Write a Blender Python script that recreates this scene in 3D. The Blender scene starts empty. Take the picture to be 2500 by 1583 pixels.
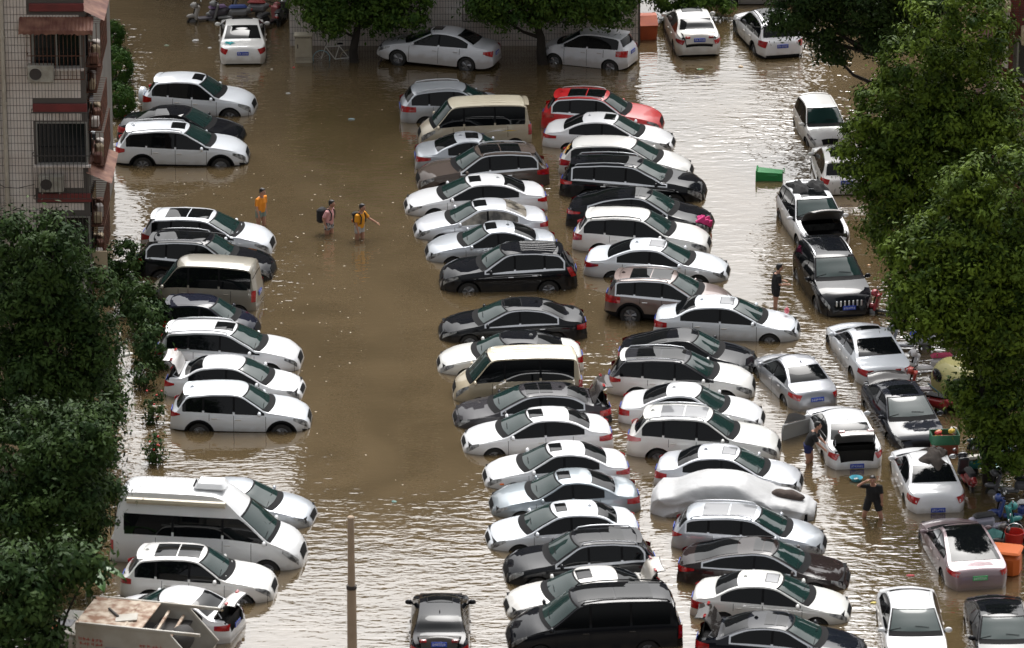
import bpy, math, random
import numpy as np
from mathutils import Vector, Matrix

SC = bpy.context.scene
COL = SC.collection
R = math.radians
random.seed(7)

# ---------------------------------------------------------------- camera
PITCH, CAM_H, FPX = 20.5, 61.6, 13000.0
GD = CAM_H / math.tan(R(PITCH))
cam_data = bpy.data.cameras.new('camera')
cam = bpy.data.objects.new('camera', cam_data)
COL.objects.link(cam)
cam.location = (0, -GD, CAM_H)
cam.rotation_euler = (R(90 - PITCH), 0, 0)
cam_data.sensor_width = 36.0
cam_data.lens = 36.0 * FPX / 2500.0
cam_data.clip_start = 1.0
cam_data.clip_end = 3000.0
cam_data.dof.use_dof = True
cam_data.dof.focus_distance = 186.0
cam_data.dof.aperture_fstop = 1.5
SC.camera = cam

# ---------------------------------------------------------------- sky, sun, exposure
SUN_EL, SUN_AZ = 55.0, 6.0          # overcast, the sky a little brighter beyond the far houses; azimuth from +Y towards +X
world = bpy.data.worlds.new('World')
SC.world = world
world.use_nodes = True
nt = world.node_tree
bg = nt.nodes['Background']
sky = nt.nodes.new('ShaderNodeTexSky')
sky.sky_type = 'NISHITA'
sky.sun_disc = False
sky.sun_elevation = R(SUN_EL)
sky.sun_rotation = R(SUN_AZ)
sky.air_density = 1.0
sky.dust_density = 8.0
sky.ozone_density = 1.0
hs = nt.nodes.new('ShaderNodeHueSaturation')
hs.inputs['Saturation'].default_value = 0.12
nt.links.new(sky.outputs[0], hs.inputs['Color'])
nt.links.new(hs.outputs[0], bg.inputs[0])
bg.inputs[1].default_value = 0.15
sun_d = bpy.data.lights.new('sun', 'SUN')
sun_d.energy = 1.2
sun_d.angle = R(30)
sun_d.color = (1.0, 0.97, 0.93)
sun = bpy.data.objects.new('sun', sun_d)
COL.objects.link(sun)
sv = Vector((math.sin(R(SUN_AZ)) * math.cos(R(SUN_EL)), math.cos(R(SUN_AZ)) * math.cos(R(SUN_EL)), math.sin(R(SUN_EL))))
sun.rotation_euler = sv.to_track_quat('Z', 'Y').to_euler()
SC.view_settings.view_transform = 'Standard'
SC.view_settings.look = 'None'
SC.view_settings.gamma = 1.0
SC.view_settings.exposure = 0.46
SC.render.engine = 'CYCLES'
SC.cycles.use_denoising = True
SC.cycles.max_bounces = 6
SC.cycles.diffuse_bounces = 3
SC.cycles.glossy_bounces = 4
SC.cycles.transparent_max_bounces = 6
SC.cycles.caustics_reflective = False
SC.cycles.caustics_refractive = False
SC.cycles.sample_clamp_indirect = 6.0

# ---------------------------------------------------------------- points in the place
_sp, _cp = math.sin(R(PITCH)), math.cos(R(PITCH))
def ray(u, v):
    a, b = (u - 1250.0) / FPX, (v - 791.5) / FPX
    return Vector((a, _cp - b * _sp, -_sp - b * _cp))
def at(u, v, z=0.0):
    """the point of height z above the water that stands at this place of the survey photograph"""
    d = ray(u, v); t = (z - CAM_H) / d.z
    return Vector((d.x * t, -GD + d.y * t, z))
def atY(u, v, Y):
    """the point of a wall that runs along X at depth Y"""
    d = ray(u, v); t = (Y + GD) / d.y
    return Vector((d.x * t, Y, CAM_H + d.z * t))

# ---------------------------------------------------------------- materials
MATS = {}
def mat(name, color, rough=0.5, metal=0.0, coat=0.0, ior=1.5, spec=0.5, noise=None, bump=None, coat_rough=0.03):
    """noise=(scale, amount, second colour); bump=(scale, strength)"""
    if name in MATS: return MATS[name]
    m = bpy.data.materials.new(name); m.use_nodes = True
    t = m.node_tree; b = t.nodes['Principled BSDF']
    b.inputs['Base Color'].default_value = (*color, 1)
    b.inputs['Roughness'].default_value = rough
    b.inputs['Metallic'].default_value = metal
    b.inputs['IOR'].default_value = ior
    b.inputs['Specular IOR Level'].default_value = spec
    b.inputs['Coat Weight'].default_value = coat
    b.inputs['Coat Roughness'].default_value = coat_rough
    if noise or bump:
        tc = t.nodes.new('ShaderNodeTexCoord')
    if noise:
        n = t.nodes.new('ShaderNodeTexNoise'); n.inputs['Scale'].default_value = noise[0]; n.inputs['Detail'].default_value = 6
        t.links.new(tc.outputs['Object'], n.inputs['Vector'])
        r = t.nodes.new('ShaderNodeValToRGB'); r.color_ramp.elements[0].position = 0.5 - noise[1] / 2; r.color_ramp.elements[1].position = 0.5 + noise[1] / 2
        r.color_ramp.elements[0].color = (*noise[2], 1); r.color_ramp.elements[1].color = (*color, 1)
        t.links.new(n.outputs['Fac'], r.inputs['Fac']); t.links.new(r.outputs['Color'], b.inputs['Base Color'])
    if bump:
        n2 = t.nodes.new('ShaderNodeTexNoise'); n2.inputs['Scale'].default_value = bump[0]; n2.inputs['Detail'].default_value = 4
        t.links.new(tc.outputs['Object'], n2.inputs['Vector'])
        bp = t.nodes.new('ShaderNodeBump'); bp.inputs['Strength'].default_value = bump[1]; bp.inputs['Distance'].default_value = 0.05
        t.links.new(n2.outputs['Fac'], bp.inputs['Height']); t.links.new(bp.outputs['Normal'], b.inputs['Normal'])
    MATS[name] = m
    return m

def paint(name, color, metal=0.0, rough=0.38, grime=0.10):
    """car paint under clear coat, with a thin film of dried silt in soft patches"""
    if name in MATS: return MATS[name]
    dark = max(color) < .15
    m = mat(name, color, .9 if dark else rough, 0.0 if dark else metal, .4 if color[0] > .3 and color[1] < .05 else 1.0, coat_rough=0.015 if dark else 0.04)
    t = m.node_tree; b = t.nodes['Principled BSDF']
    b.inputs['Coat IOR'].default_value = 1.38 if dark else 1.5; b.inputs['Specular IOR Level'].default_value = 0.0 if dark else .4
    tc = t.nodes.new('ShaderNodeTexCoord'); n = t.nodes.new('ShaderNodeTexNoise')
    n.inputs['Scale'].default_value = 1.7; n.inputs['Detail'].default_value = 8; n.inputs['Roughness'].default_value = 0.65
    t.links.new(tc.outputs['Object'], n.inputs['Vector'])
    mr = t.nodes.new('ShaderNodeMapRange'); mr.inputs['From Min'].default_value = 0.45; mr.inputs['From Max'].default_value = 0.8
    mr.inputs['To Max'].default_value = grime if max(color) > .15 else .02
    t.links.new(n.outputs['Fac'], mr.inputs['Value'])
    mx = t.nodes.new('ShaderNodeMix'); mx.data_type = 'RGBA'
    mx.inputs[6].default_value = (*color, 1); mx.inputs[7].default_value = (0.20, 0.16, 0.11, 1)
    t.links.new(mr.outputs[0], mx.inputs[0]); t.links.new(mx.outputs[2], b.inputs['Base Color'])
    # tide mark: silt dried on the flanks just above the flood
    sx = t.nodes.new('ShaderNodeSeparateXYZ'); t.links.new(tc.outputs['Object'], sx.inputs[0])
    n2 = t.nodes.new('ShaderNodeTexNoise'); n2.inputs['Scale'].default_value = 3.5; n2.inputs['Detail'].default_value = 5; t.links.new(tc.outputs['Object'], n2.inputs['Vector'])
    ad = t.nodes.new('ShaderNodeMath'); ad.operation = 'MULTIPLY_ADD'; t.links.new(n2.outputs['Fac'], ad.inputs[0]); ad.inputs[1].default_value = -.30; t.links.new(sx.outputs['Z'], ad.inputs[2])
    m2 = t.nodes.new('ShaderNodeMapRange'); m2.inputs['From Min'].default_value = .47; m2.inputs['From Max'].default_value = .30; m2.inputs['To Max'].default_value = .42 if max(color) > .15 else .10; t.links.new(ad.outputs[0], m2.inputs['Value'])
    mx2 = t.nodes.new('ShaderNodeMix'); mx2.data_type = 'RGBA'; t.links.new(m2.outputs[0], mx2.inputs[0]); t.links.new(mx.outputs[2], mx2.inputs[6]); mx2.inputs[7].default_value = (.27, .21, .14, 1)
    t.links.new(mx2.outputs[2], b.inputs['Base Color'])
    return m

# ---------------------------------------------------------------- objects
def link(o, parent=None):
    COL.objects.link(o)
    if parent is not None: o.parent = parent
    return o
def tag(o, label=None, cat=None, group=None, kind=None):
    if label: o['label'] = label
    if cat: o['category'] = cat
    if group: o['group'] = group
    if kind: o['kind'] = kind
    return o
def empty(name, loc=(0, 0, 0), rz=0.0, label=None, cat=None, group=None):
    o = bpy.data.objects.new(name, None); COL.objects.link(o)
    o.location = loc; o.rotation_euler = (0, 0, rz)
    o.empty_display_size = 0.2
    return tag(o, label, cat, group)
def mesh(name, V, F, m, parent=None, smooth=True, sharp=38, fm=None):
    me = bpy.data.meshes.new(name)
    me.from_pydata(V if isinstance(V, list) else [tuple(v) for v in V], [], F)
    for x in (m if isinstance(m, (list, tuple)) else [m]): me.materials.append(x)
    if fm is not None: me.polygons.foreach_set('material_index', np.asarray(fm, dtype=np.int32))
    if smooth:
        me.polygons.foreach_set('use_smooth', np.ones(len(me.polygons), dtype=bool))
        me.set_sharp_from_angle(angle=R(sharp))
    me.update()
    o = bpy.data.objects.new(name, me)
    return link(o, parent)
def copy_tree(o, parent=None):
    c = o.copy(); COL.objects.link(c)
    if parent is not None: c.parent = parent
    for ch in list(o.children): copy_tree(ch, c)
    return c

class MB:
    """collects the faces of ONE piece"""
    def __init__(s): s.V = []; s.F = []
    def add(s, V, F):
        k = len(s.V); s.V += [tuple(v) for v in V]; s.F += [tuple(i + k for i in f) for f in F]; return s
    def box(s, c, d, rz=0.0, bev=0.0, ry=0.0, rx=0.0, taper=1.0):
        hx, hy, hz = d[0] / 2, d[1] / 2, d[2] / 2
        M = Matrix.Translation(c) @ Matrix.Rotation(rz, 4, 'Z') @ Matrix.Rotation(ry, 4, 'Y') @ Matrix.Rotation(rx, 4, 'X')
        if bev <= 0:
            V = [(x * hx * (taper if z > 0 else 1), y * hy * (taper if z > 0 else 1), z * hz) for z in (-1, 1) for x, y in ((-1, -1), (1, -1), (1, 1), (-1, 1))]
            F = [(3, 2, 1, 0), (4, 5, 6, 7), (0, 1, 5, 4), (1, 2, 6, 5), (2, 3, 7, 6), (3, 0, 4, 7)]
        else:
            b = min(bev, hx * .98, hy * .98, hz * .98); V = []; F = []
            lay = [(-hz, b), (-hz + b, 0), (hz - b, 0), (hz, b)]
            for k, (z, i) in enumerate(lay):
                tp = taper if k > 1 else 1
                ax, ay = (hx - i) * tp, (hy - i) * tp; c2 = b * tp if i == 0 else b * .3
                V += [(-ax + c2, -ay, z), (ax - c2, -ay, z), (ax, -ay + c2, z), (ax, ay - c2, z), (ax - c2, ay, z), (-ax + c2, ay, z), (-ax, ay - c2, z), (-ax, -ay + c2, z)]
            F = [tuple(range(7, -1, -1)), tuple(range(24, 32))]
            for k in range(3):
                F += [(k * 8 + i, k * 8 + (i + 1) % 8, k * 8 + 8 + (i + 1) % 8, k * 8 + 8 + i) for i in range(8)]
        return s.add([M @ Vector(v) for v in V], F)
    def tube(s, pts, r, n=8, cap=True, closed=False):
        P = [Vector(p) for p in pts]; k = len(P)
        rr = r if isinstance(r, (list, tuple)) else [r] * k
        V = []; F = []; up = None
        for i, p in enumerate(P):
            if closed: d = (P[(i + 1) % k] - P[i - 1]).normalized()
            else: d = (P[min(i + 1, k - 1)] - P[max(i - 1, 0)]).normalized()
            if up is None:
                up = Vector((0, 0, 1)) if abs(d.z) < .9 else Vector((1, 0, 0))
            a = d.cross(up)
            if a.length < 1e-5: a = d.orthogonal()
            a.normalize(); b = a.cross(d).normalized(); up = b
            for j in range(n):
                t = 2 * math.pi * j / n
                V.append(p + (a * math.cos(t) + b * math.sin(t)) * rr[i])
        for i in range(k if closed else k - 1):
            i2 = (i + 1) % k
            F += [(i * n + j, i * n + (j + 1) % n, i2 * n + (j + 1) % n, i2 * n + j) for j in range(n)]
        if cap and not closed: F += [tuple(range(n - 1, -1, -1)), tuple((k - 1) * n + j for j in range(n))]
        return s.add(V, F)
    def lathe(s, prof, n=20, axis='Z', c=(0, 0, 0)):
        V = []; F = []; k = len(prof)
        for j in range(n):
            t = 2 * math.pi * j / n
            for r, h in prof:
                x, y = r * math.cos(t), r * math.sin(t)
                q = (x, y, h) if axis == 'Z' else ((x, h, y) if axis == 'Y' else (h, x, y))
                V.append(Vector(q) + Vector(c))
        for j in range(n):
            j2 = (j + 1) % n
            F += [(j * k + i, j2 * k + i, j2 * k + i + 1, j * k + i + 1) for i in range(k - 1)]
        return s.add(V, F)
    def ell(s, c, d, n=12, m=8, rz=0.0, ry=0.0):
        M = Matrix.Translation(c) @ Matrix.Rotation(rz, 4, 'Z') @ Matrix.Rotation(ry, 4, 'Y'); V = [M @ Vector((0, 0, -d[2]))]; F = []
        for i in range(1, m):
            p = -math.pi / 2 + math.pi * i / m
            for j in range(n):
                t = 2 * math.pi * j / n
                V.append(M @ Vector((d[0] * math.cos(p) * math.cos(t), d[1] * math.cos(p) * math.sin(t), d[2] * math.sin(p))))
        V.append(M @ Vector((0, 0, d[2]))); top = len(V) - 1
        for j in range(n): F.append((0, 1 + (j + 1) % n, 1 + j))
        for i in range(m - 2):
            F += [(1 + i * n + j, 1 + i * n + (j + 1) % n, 1 + (i + 1) * n + (j + 1) % n, 1 + (i + 1) * n + j) for j in range(n)]
        for j in range(n): F.append((top, 1 + (m - 2) * n + j, 1 + (m - 2) * n + (j + 1) % n))
        return s.add(V, F)
    def sheet(s, G):
        """grid [i][j] of points"""
        a, b = len(G), len(G[0])
        return s.add([p for row in G for p in row], [(i * b + j, (i + 1) * b + j, (i + 1) * b + j + 1, i * b + j + 1) for i in range(a - 1) for j in range(b - 1)])
    def build(s, name, m, parent=None, smooth=True, sharp=38):
        return mesh(name, s.V, s.F, m, parent, smooth, sharp)
def arc(c, r, a0, a1, n, plane='XZ'):
    out = []
    for i in range(n):
        t = a0 + (a1 - a0) * i / (n - 1)
        x, y = r * math.cos(t), r * math.sin(t)
        out.append(Vector(c) + Vector((x, 0, y) if plane == 'XZ' else (x, y, 0)))
    return out
# ================================================================ flood water
def water_material():
    m = bpy.data.materials.new('muddy_flood_water'); m.use_nodes = True; t = m.node_tree; b = t.nodes['Principled BSDF']
    N = t.nodes.new; K = t.links.new
    tc = N('ShaderNodeTexCoord')
    b.inputs['Roughness'].default_value = .045
    b.inputs['IOR'].default_value = 2.7
    # silt clouds in the water body
    n0 = N('ShaderNodeTexNoise'); n0.inputs['Scale'].default_value = .22; n0.inputs['Detail'].default_value = 7; n0.inputs['Roughness'].default_value = .6; n0.inputs['Distortion'].default_value = 1.2; K(tc.outputs['Object'], n0.inputs['Vector'])
    cr = N('ShaderNodeValToRGB'); cr.color_ramp.elements[0].position = .3; cr.color_ramp.elements[1].position = .72
    cr.color_ramp.elements[0].color = (.078, .055, .027, 1); cr.color_ramp.elements[1].color = (.124, .088, .046, 1)
    K(n0.outputs['Fac'], cr.inputs['Fac']); K(cr.outputs['Color'], b.inputs['Base Color'])
    # ripples: two trains of short waves drawn out along X, modulated by calm and ruffled zones
    def waves(sx, sy, det, rot):
        mp = N('ShaderNodeMapping'); mp.inputs['Scale'].default_value = (sx, sy, 1); mp.inputs['Rotation'].default_value = (0, 0, rot)
        K(tc.outputs['Object'], mp.inputs['Vector']); n = N('ShaderNodeTexNoise'); n.inputs['Scale'].default_value = 1.0; n.inputs['Detail'].default_value = det; n.inputs['Roughness'].default_value = .45
        n.inputs['Distortion'].default_value = .4
        K(mp.outputs[0], n.inputs['Vector']); return n.outputs['Fac']
    w1 = waves(.9, 2.6, 2.0, .10); w2 = waves(2.4, 5.5, 1.5, -.25); w3 = waves(5.0, 9.0, 1.0, .5)
    zone = N('ShaderNodeTexNoise'); zone.inputs['Scale'].default_value = .11; zone.inputs['Detail'].default_value = 2; K(tc.outputs['Object'], zone.inputs['Vector'])
    zr = N('ShaderNodeMapRange'); zr.inputs['From Min'].default_value = .38; zr.inputs['From Max'].default_value = .66; zr.inputs['To Min'].default_value = .35; zr.inputs['To Max'].default_value = 1.25
    K(zone.outputs['Fac'], zr.inputs['Value'])
    def mad(a, k, c=None):
        q = N('ShaderNodeMath'); q.operation = 'MULTIPLY'; K(a, q.inputs[0])
        if isinstance(k, float): q.inputs[1].default_value = k
        else: K(k, q.inputs[1])
        if c is None: return q.outputs[0]
        s_ = N('ShaderNodeMath'); s_.operation = 'ADD'; K(q.outputs[0], s_.inputs[0]); K(c, s_.inputs[1]); return s_.outputs[0]
    # the sheltered lane between the rows lies calmer than the open ends
    sc = N('ShaderNodeVectorMath'); sc.operation = 'MULTIPLY'; sc.inputs[1].default_value = (1 / 5.5, 1 / 11.0, 0); ce = N('ShaderNodeVectorMath'); ce.operation = 'SUBTRACT'
    ce.inputs[1].default_value = (-5.2, -6.0, 0); K(tc.outputs['Object'], ce.inputs[0]); K(ce.outputs[0], sc.inputs[0]); ln = N('ShaderNodeVectorMath'); ln.operation = 'LENGTH'; K(sc.outputs[0], ln.inputs[0])
    calm = N('ShaderNodeMapRange'); calm.interpolation_type = 'SMOOTHSTEP'; calm.inputs['From Min'].default_value = .5; calm.inputs['From Max'].default_value = 1.5; calm.inputs['To Min'].default_value = .33; calm.inputs['To Max'].default_value = 1.0; K(ln.outputs['Value'], calm.inputs['Value'])
    h = mad(w1, WAVE[0]); h = mad(w2, WAVE[1], h); h = mad(w3, WAVE[2], h); h = mad(h, zr.outputs[0]); h = mad(h, calm.outputs[0])
    # a breeze ruffles the open stretch on the right
    vd = N('ShaderNodeVectorMath'); vd.operation = 'DISTANCE'; K(tc.outputs['Object'], vd.inputs[0]); vd.inputs[1].default_value = (8.0, 19.0, 0)
    ru = N('ShaderNodeMapRange'); ru.interpolation_type = 'SMOOTHSTEP'; ru.inputs['From Min'].default_value = 3.0; ru.inputs['From Max'].default_value = 12.0; ru.inputs['To Min'].default_value = 1.9; ru.inputs['To Max'].default_value = 1.0; K(vd.outputs['Value'], ru.inputs['Value']); h = mad(h, ru.outputs[0])
    # rings spreading from the wading people
    for (px, py), ph in RINGS:
        vs = N('ShaderNodeVectorMath'); vs.operation = 'DISTANCE'; K(tc.outputs['Object'], vs.inputs[0]); vs.inputs[1].default_value = (px, py, 0)
        sn = N('ShaderNodeMath'); sn.operation = 'MULTIPLY'; K(vs.outputs['Value'], sn.inputs[0]); sn.inputs[1].default_value = 15.0
        si = N('ShaderNodeMath'); si.operation = 'SINE'; K(sn.outputs[0], si.inputs[0])
        fa = N('ShaderNodeMapRange'); fa.inputs['From Min'].default_value = 2.6; fa.inputs['From Max'].default_value = .2; fa.inputs['To Max'].default_value = RING_H; K(vs.outputs['Value'], fa.inputs['Value'])
        h = mad(si.outputs[0], fa.outputs[0], h)
    bp = N('ShaderNodeBump'); bp.inputs['Strength'].default_value = 1.0; bp.inputs['Distance'].default_value = 1.0
    K(h, bp.inputs['Height']); K(bp.outputs['Normal'], b.inputs['Normal'])
    return m
WAVE = (.030, .017, .0065)
RING_H = .0022
RINGS = [((at(657, 540).x, at(657, 540).y), 0), ((at(803, 578).x, at(803, 578).y), 0), ((at(878, 592).x, at(878, 592).y), 0), ((at(2128, 1272).x, at(2128, 1272).y), 0), ((at(1895, 745).x, at(1895, 745).y), 0)]
tag(mesh('flood_water', [(-700, -400, 0), (700, -400, 0), (700, 900, 0), (-700, 900, 0)], [(0, 1, 2, 3)], water_material(), None, False), kind='structure')
GROUND = mat('wet_concrete', (.13, .12, .105), .8, noise=(.4, .5, (.08, .07, .06)))
tag(mesh('ground', [(-900, -400, -.5), (900, -400, -.5), (900, 1400, -.5), (-900, 1400, -.5)], [(0, 1, 2, 3)], GROUND, None, False), kind='structure')
# ================================================================ buildings
TILE = mat('white_wall_tile', (.76, .72, .69), .35, noise=(.9, .45, (.52, .44, .39)))
MORTAR = mat('dark_mortar', (.10, .088, .08), .9)
PLASTER = mat('far_plaster', (.20, .185, .165), .8, noise=(.5, .5, (.13, .12, .105)))
REDTILE = mat('red_band_tile', (.20, .035, .035), .45, noise=(2.0, .4, (.12, .025, .025)))
PANE = mat('house_window_glass', (.010, .012, .014), .08, ior=1.5)
RUST = mat('rusty_iron', (.16, .055, .028), .8, noise=(4.0, .5, (.045, .026, .018)), bump=(20, .3))
RUSTL = mat('rusty_corrugated_sheet', (.26, .13, .085), .7, noise=(2.2, .35, (.10, .03, .02)))
BARM = mat('grimy_iron_bars', (.045, .038, .035), .7)
ACW = mat('air_conditioner_casing', (.40, .385, .34), .5, noise=(5.0, .4, (.26, .24, .20)))
FRAMEA = mat('aluminium_frame', (.30, .30, .29), .4, .6)
PIPE = mat('cream_pipe', (.52, .48, .41), .5, noise=(2.0, .4, (.36, .32, .26)))
BRICKR = mat('red_facing_tile', (.17, .030, .026), .5, noise=(3.0, .4, (.11, .022, .020)))
CREAM = mat('cream_render', (.46, .37, .25), .8)

def tile_wall(name, parent, x0, x1, z0, z1, Y, skip, tw=.107, th=.262, gap=.0125, t=.012, m=TILE):
    """facing tiles as real pieces, laid on a wall that faces -Y; skip: rectangles left bare"""
    V = []; F = []
    for i in range(int((x1 - x0) / tw)):
        for j in range(int((z1 - z0) / th)):
            a, b, c, d = x0 + i * tw, x0 + (i + 1) * tw - gap, z0 + j * th, z0 + (j + 1) * th - gap * 1.3
            if any(a < r[1] and b > r[0] and c < r[3] and d > r[2] for r in skip): continue
            k = len(V); dy = random.uniform(0, .004)
            V += [(a, Y, c), (b, Y, c), (b, Y, d), (a, Y, d)] + [(a + .003, Y - t - dy, c + .003), (b - .003, Y - t - dy, c + .003), (b - .003, Y - t - dy, d - .003), (a + .003, Y - t - dy, d - .003)]
            F += [(k + 4, k + 5, k + 6, k + 7), (k, k + 1, k + 5, k + 4), (k + 1, k + 2, k + 6, k + 5), (k + 2, k + 3, k + 7, k + 6), (k + 3, k, k + 4, k + 7)]
    return tag(mesh(name, V, F, m, parent, False), kind='stuff')
def house_window(parent, x0, x1, z0, z1, Y, depth=.14, mull=1):
    w = MB()
    for a, b, c, d in ((x0, x1, z1 - .06, z1), (x0, x1, z0, z0 + .06), (x0, x0 + .06, z0 + .06, z1 - .06), (x1 - .06, x1, z0 + .06, z1 - .06)):
        w.box(((a + b) / 2, Y + depth * .3, (c + d) / 2), (b - a, .08, d - c))
    for i in range(mull):
        xm = x0 + (x1 - x0) * (i + 1) / (mull + 1); w.box((xm, Y + depth * .3, (z0 + z1) / 2), (.05, .06, z1 - z0 - .12))
    o = w.build('window', FRAMEA, parent, False)
    MB().box(((x0 + x1) / 2, Y + depth * .55, (z0 + z1) / 2), (x1 - x0 - .04, .03, z1 - z0 - .04)).build('pane', PANE, o, False)
    MB().box(((x0 + x1) / 2, Y - .05, z0 - .04), (x1 - x0 + .16, .18, .07), bev=.01).build('sill', TILE, o, False)
    return o
def wall_with_holes(name, parent, x0, x1, z0, z1, Y, holes, m, rev=.16):
    """front sheet with real openings and reveals"""
    xs = sorted({x0, x1, *[h[0] for h in holes], *[h[1] for h in holes]}); zs = sorted({z0, z1, *[h[2] for h in holes], *[h[3] for h in holes]})
    V = []; F = []
    for a, b in zip(xs[:-1], xs[1:]):
        for c, d in zip(zs[:-1], zs[1:]):
            if any(h[0] <= (a + b) / 2 <= h[1] and h[2] <= (c + d) / 2 <= h[3] for h in holes): continue
            k = len(V); V += [(a, Y, c), (b, Y, c), (b, Y, d), (a, Y, d)]; F.append((k, k + 1, k + 2, k + 3))
    for h in holes:
        k = len(V); V += [(h[0], Y, h[2]), (h[1], Y, h[2]), (h[1], Y, h[3]), (h[0], Y, h[3]), (h[0], Y + rev, h[2]), (h[1], Y + rev, h[2]), (h[1], Y + rev, h[3]), (h[0], Y + rev, h[3])]
        F += [(k, k + 4, k + 5, k + 1), (k + 1, k + 5, k + 6, k + 2), (k + 2, k + 6, k + 7, k + 3), (k + 3, k + 7, k + 4, k), (k + 4, k + 7, k + 6, k + 5)]
    return mesh(name, V, F, m, parent, False)
def cage(parent, x0, x1, z0, z1, Y, dep, m=BARM, step=.13, nm='window_bars'):
    """box of iron bars in front of a window"""
    w = MB(); r = .011; n = int((x1 - x0) / step)
    for i in range(n + 1):
        x = x0 + (x1 - x0) * i / n; w.tube([(x, Y - dep, z0), (x, Y - dep, z1)], r, 4)
    for z in (z0, (z0 + z1) / 2, z1):
        w.tube([(x0, Y, z), (x0, Y - dep, z), (x1, Y - dep, z), (x1, Y, z)], r * 1.5, 4)
    return tag(w.build(nm, m, parent, False), kind='stuff')
def aircon(label, c, rz=0.0, s=1.0):
    a = empty('air_conditioner', c, rz, label, 'air conditioner', 'outdoor air conditioner units on the tiled wall')
    MB().box((0, 0, .30 * s), (.86 * s, .32, .58 * s), bev=.02).build('casing', ACW, a)
    MB().lathe([(.20 * s, -.165), (.215 * s, -.185), (.235 * s, -.165)], 24, 'Y', (-.16 * s, 0, .30 * s)).build('fan_ring', ACW, a)
    MB().lathe([(.001, -.168), (.20 * s, -.168)], 24, 'Y', (-.16 * s, 0, .30 * s)).build('fan_grille', BARM, a)
    for x in (-.3, .3): MB().tube([(x * s, .2, -.02), (x * s, -.2, -.02)], .018, 5).build('bracket', PIPE, a)
    return a

# ---- tiled block on the left
YF = at(130, 720).y
fx_ = lambda u: atY(u, 300, YF).x
fz_ = lambda v: atY(100, v, YF).z
bl = empty('apartment_building', (0, 0, 0), 0, 'tall white tiled apartment block with rusty window cages, upper left', 'building')
bx0, bx1, bH = fx_(-60), fx_(207), 13.5
wins = [(fx_(84), fx_(203), fz_(166), fz_(76)), (fx_(86), fx_(213), fz_(402), fz_(298)), (fx_(92), fx_(213), fz_(640), fz_(528))]
bands = [(fx_(80), fx_(213), fz_(27), fz_(8)), (fx_(82), fx_(214), fz_(272), fz_(253)), (fx_(86), fx_(218), fz_(492), fz_(472))]
wall_with_holes('wall', bl, bx0, bx1, -.5, bH, YF, wins, MORTAR)
MB().box(((bx0 + bx1) / 2, YF + 6.0, bH / 2 - .25), (bx1 - bx0 - .01, 11.6, bH + .48)).build('rear_block', PLASTER, bl, False)
MB().box(((bx0 + bx1) / 2, YF + 5.9, bH + .15), (bx1 - bx0 + .4, 12.4, .25), bev=.04).build('roof', PLASTER, bl, False)
tile_wall('wall_tile', bl, bx0, bx1, -.4, bH - .1, YF, wins + bands)
for b in bands:
    MB().box(((b[0] + b[1]) / 2, YF - .04, (b[2] + b[3]) / 2), (b[1] - b[0], .09, b[3] - b[2]), bev=.01).build('red_band', REDTILE, bl, False)
for i, w in enumerate(wins): house_window(bl, *w, YF, mull=(1, 0, 1)[i])
cage(bl, wins[0][0] - .15, wins[0][1] + .12, wins[0][2] - .30, wins[0][3] + .05, YF, .32, RUST)
cage(bl, wins[1][0] - .09, wins[1][1] + .08, fz_(476), fz_(266), YF, .42)
cage(bl, wins[2][0] - .20, wins[2][1] + .05, wins[2][2] - .2, wins[2][3] + .12, YF, .30)
for u, dv in ((13, 0), (-12, 0)): MB().tube([(fx_(u), YF - .11, -.4), (fx_(u), YF - .11, bH)], .075, 10).build('drain_pipe', PIPE, bl)
for v in (90, 250, 330, 480): MB().lathe([(.075, -.05), (.095, -.045), (.095, .045), (.075, .05)], 12, 'Z', (fx_(13), YF - .11, fz_(v))).build('pipe_collar', PIPE, bl)
G = []
for i in range(41):
    x = fx_(56) + (fx_(236) - fx_(56)) * i / 40; dz = .025 * (i % 2)
    G.append([(x, YF - .02, fz_(42) + dz), (x, YF - .55, fz_(64) + dz), (x, YF - .57, fz_(72) + dz * .3 + random.uniform(-.05, .03))])
aw = MB().sheet(G).build('corrugated_awning', RUSTL, bl, False)
# the side wall with its stacked rusty cages, seen edge on
for i, (va, vb, dep) in enumerate(((70, 175, .55), (200, 245, .35), (262, 330, .5), (345, 425, .55), (500, 565, .5), (585, 660, .45))):
    z1, z0 = fz_(va), fz_(vb); w = MB(); y0 = YF + .6 + (i % 2) * .3; y1 = y0 + 2.6
    for k in range(15):
        y = y0 + (y1 - y0) * k / 14; w.tube([(bx1, y, z0), (bx1 + dep, y, z0), (bx1 + dep, y, z1), (bx1, y, z1)], .014, 4)
    for k in range(6):
        z = z0 + (z1 - z0) * k / 5; w.tube([(bx1 + dep, y0, z), (bx1 + dep, y1, z)], .012, 4)
    for k in range(5): w.tube([(bx1 + dep * k / 4, y0, z0), (bx1 + dep * k / 4, y0, z1)], .012, 4)
    tag(w.build('rusty_cage', RUST, bl, False), kind='stuff')
    MB().box((bx1 + dep * .5, (y0 + y1) / 2, z0 - .03), (dep, y1 - y0, .05), bev=.01).build('cage_floor', RUST, bl, False)
    MB().box((bx1 + .03, (y0 + y1) / 2 + .2, (z0 + z1) / 2), (.08, 1.7, z1 - z0 - .3), bev=.01).build('side_window', PANE, bl, False)
    for k in range(3):
        MB().box((bx1 + dep * .55, y0 + .3 + k * .75, z0 + .17), (dep * .5, .4, .3 + .1 * (k % 2)), bev=.03, rz=.3 * k).build('stored_box', (RUSTL, CREAM, TILE)[(k + i) % 3], bl, False)
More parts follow.
